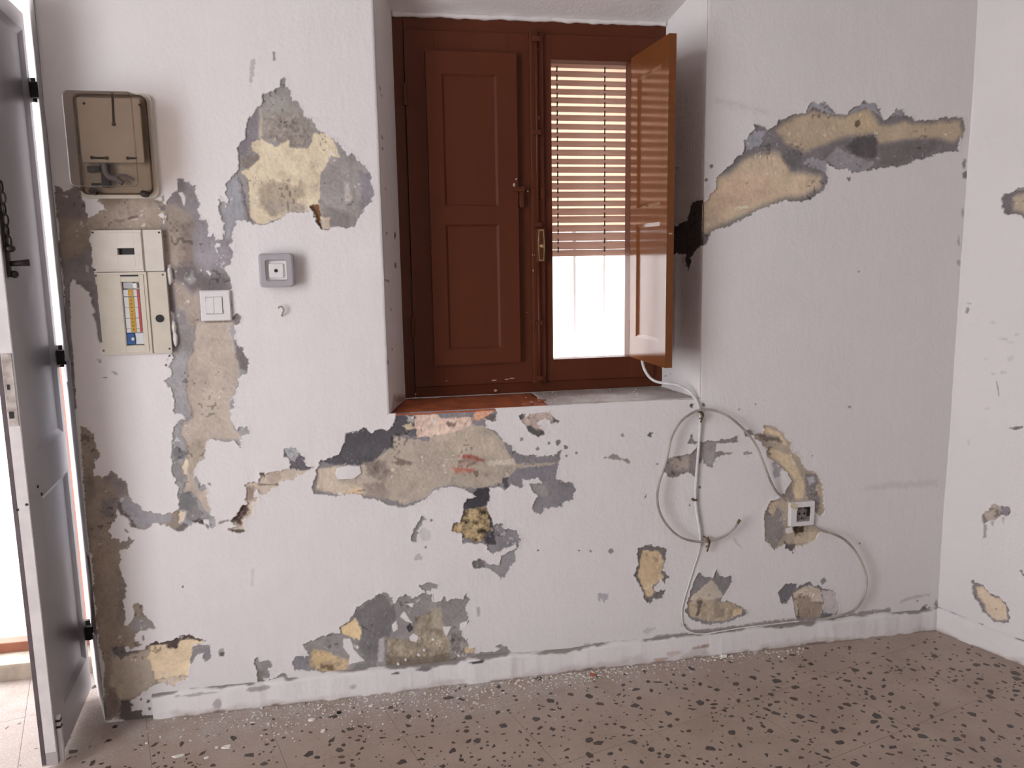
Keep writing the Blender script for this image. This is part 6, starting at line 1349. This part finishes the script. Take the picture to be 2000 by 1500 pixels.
# ------------------------------------------------------------------ rubble on the floor
FL = [(197, 1338, (.012, .010, .012), 'white plaster lump at the foot of the doorway jamb'), (350, 1477, (.020, .008, .003), 'long white plaster flake on the floor nearest the door'), (443, 1460, (.018, .007, .004), 'white plaster flake with a ragged edge, second from the door'),
      (423, 1461, (.006, .005, .003), 'small white flake just left of the ragged flake'), (609, 1408, (.012, .007, .006), 'pale plaster lump on the floor below the left skirting'),
      (631, 1429, (.007, .006, .005), 'small pale plaster lump in front of the larger lump'), (403, 1481, (.007, .004, .003), 'tiny white flake right of the long flake'),
      (725, 1380, (.010, .005, .005), 'cream coloured plaster chip on the floor at the middle left'), (1413, 1283, (.016, .010, .010), 'heap-like white plaster lump against the skirting under the socket'),
      (1041, 1330, (.006, .004, .005), 'single cream crumb in the white dust under the window'), (919, 1347, (.006, .005, .005), 'pale crumb on the floor left of the white dust')]
for k, (px, py, sz, lab) in enumerate(FL): shard('plaster_flake', px, py, 0.0004, sz, M['flake'], lab, 'flake', 'plaster flakes on the floor', 30+k)
shard('tile_shard', 1157, 1320, 0.0004, (.013, .005, .007), M['red_shard'], 'red terracotta shard on the floor beside the skirting', 'shard', None, 50)
shard('dark_clod', 662, 1393, 0.0004, (.009, .005, .006), M['dark_metal'], 'dark brown clod on the floor in the plaster dust', 'clod', None, 51)
bm = bmesh.new(); rr = random.Random(77)
for k in range(2300):
    if rr.random() < .62: x = rr.gauss(.02, .33); y = -.016-abs(rr.gauss(0, .075))
    elif rr.random() < .6: x = rr.gauss(.66, .12); y = -.018-abs(rr.gauss(0, .03))
    else: x = rr.uniform(.7, 1.4); y = -.018-abs(rr.gauss(0, .03))
    if x < -.62 or x > 1.8: continue
    s_ = .0006+.0030*rr.random()**3.2
    bmesh.ops.create_icosphere(bm, subdivisions=1, radius=s_, matrix=Matrix.Translation((x, y, s_*.5)) @ Matrix.Rotation(rr.uniform(0, 3), 4, 'Z') @ Matrix.Diagonal((rr.uniform(.8, 1.8), 1, rr.uniform(.4, .9), 1)))
for k in range(26):
    px, py = 1413+rr.gauss(0, 14), 1284+rr.gauss(0, 4); p = on_floor(px, py); s_ = rr.uniform(.001, .004)
    if p[1] < -.016: ball(bm, (p[0], p[1], s_*.5), s_, 1, (1.3, 1, .8))
for k in range(30):
    px, py = 1085+rr.gauss(0, 30), 1325+rr.gauss(0, 6); p = on_floor(px, py); s_ = rr.uniform(.0008, .0025)
    if p[1] < -.016: ball(bm, (p[0], p[1], s_*.5), s_, 1, (1.3, 1, .8))
o = obj('plaster_crumbs', bm, M['flake']); tag(o, 'white plaster crumbs and grit scattered along the foot of the wall', 'rubble', kind='stuff')
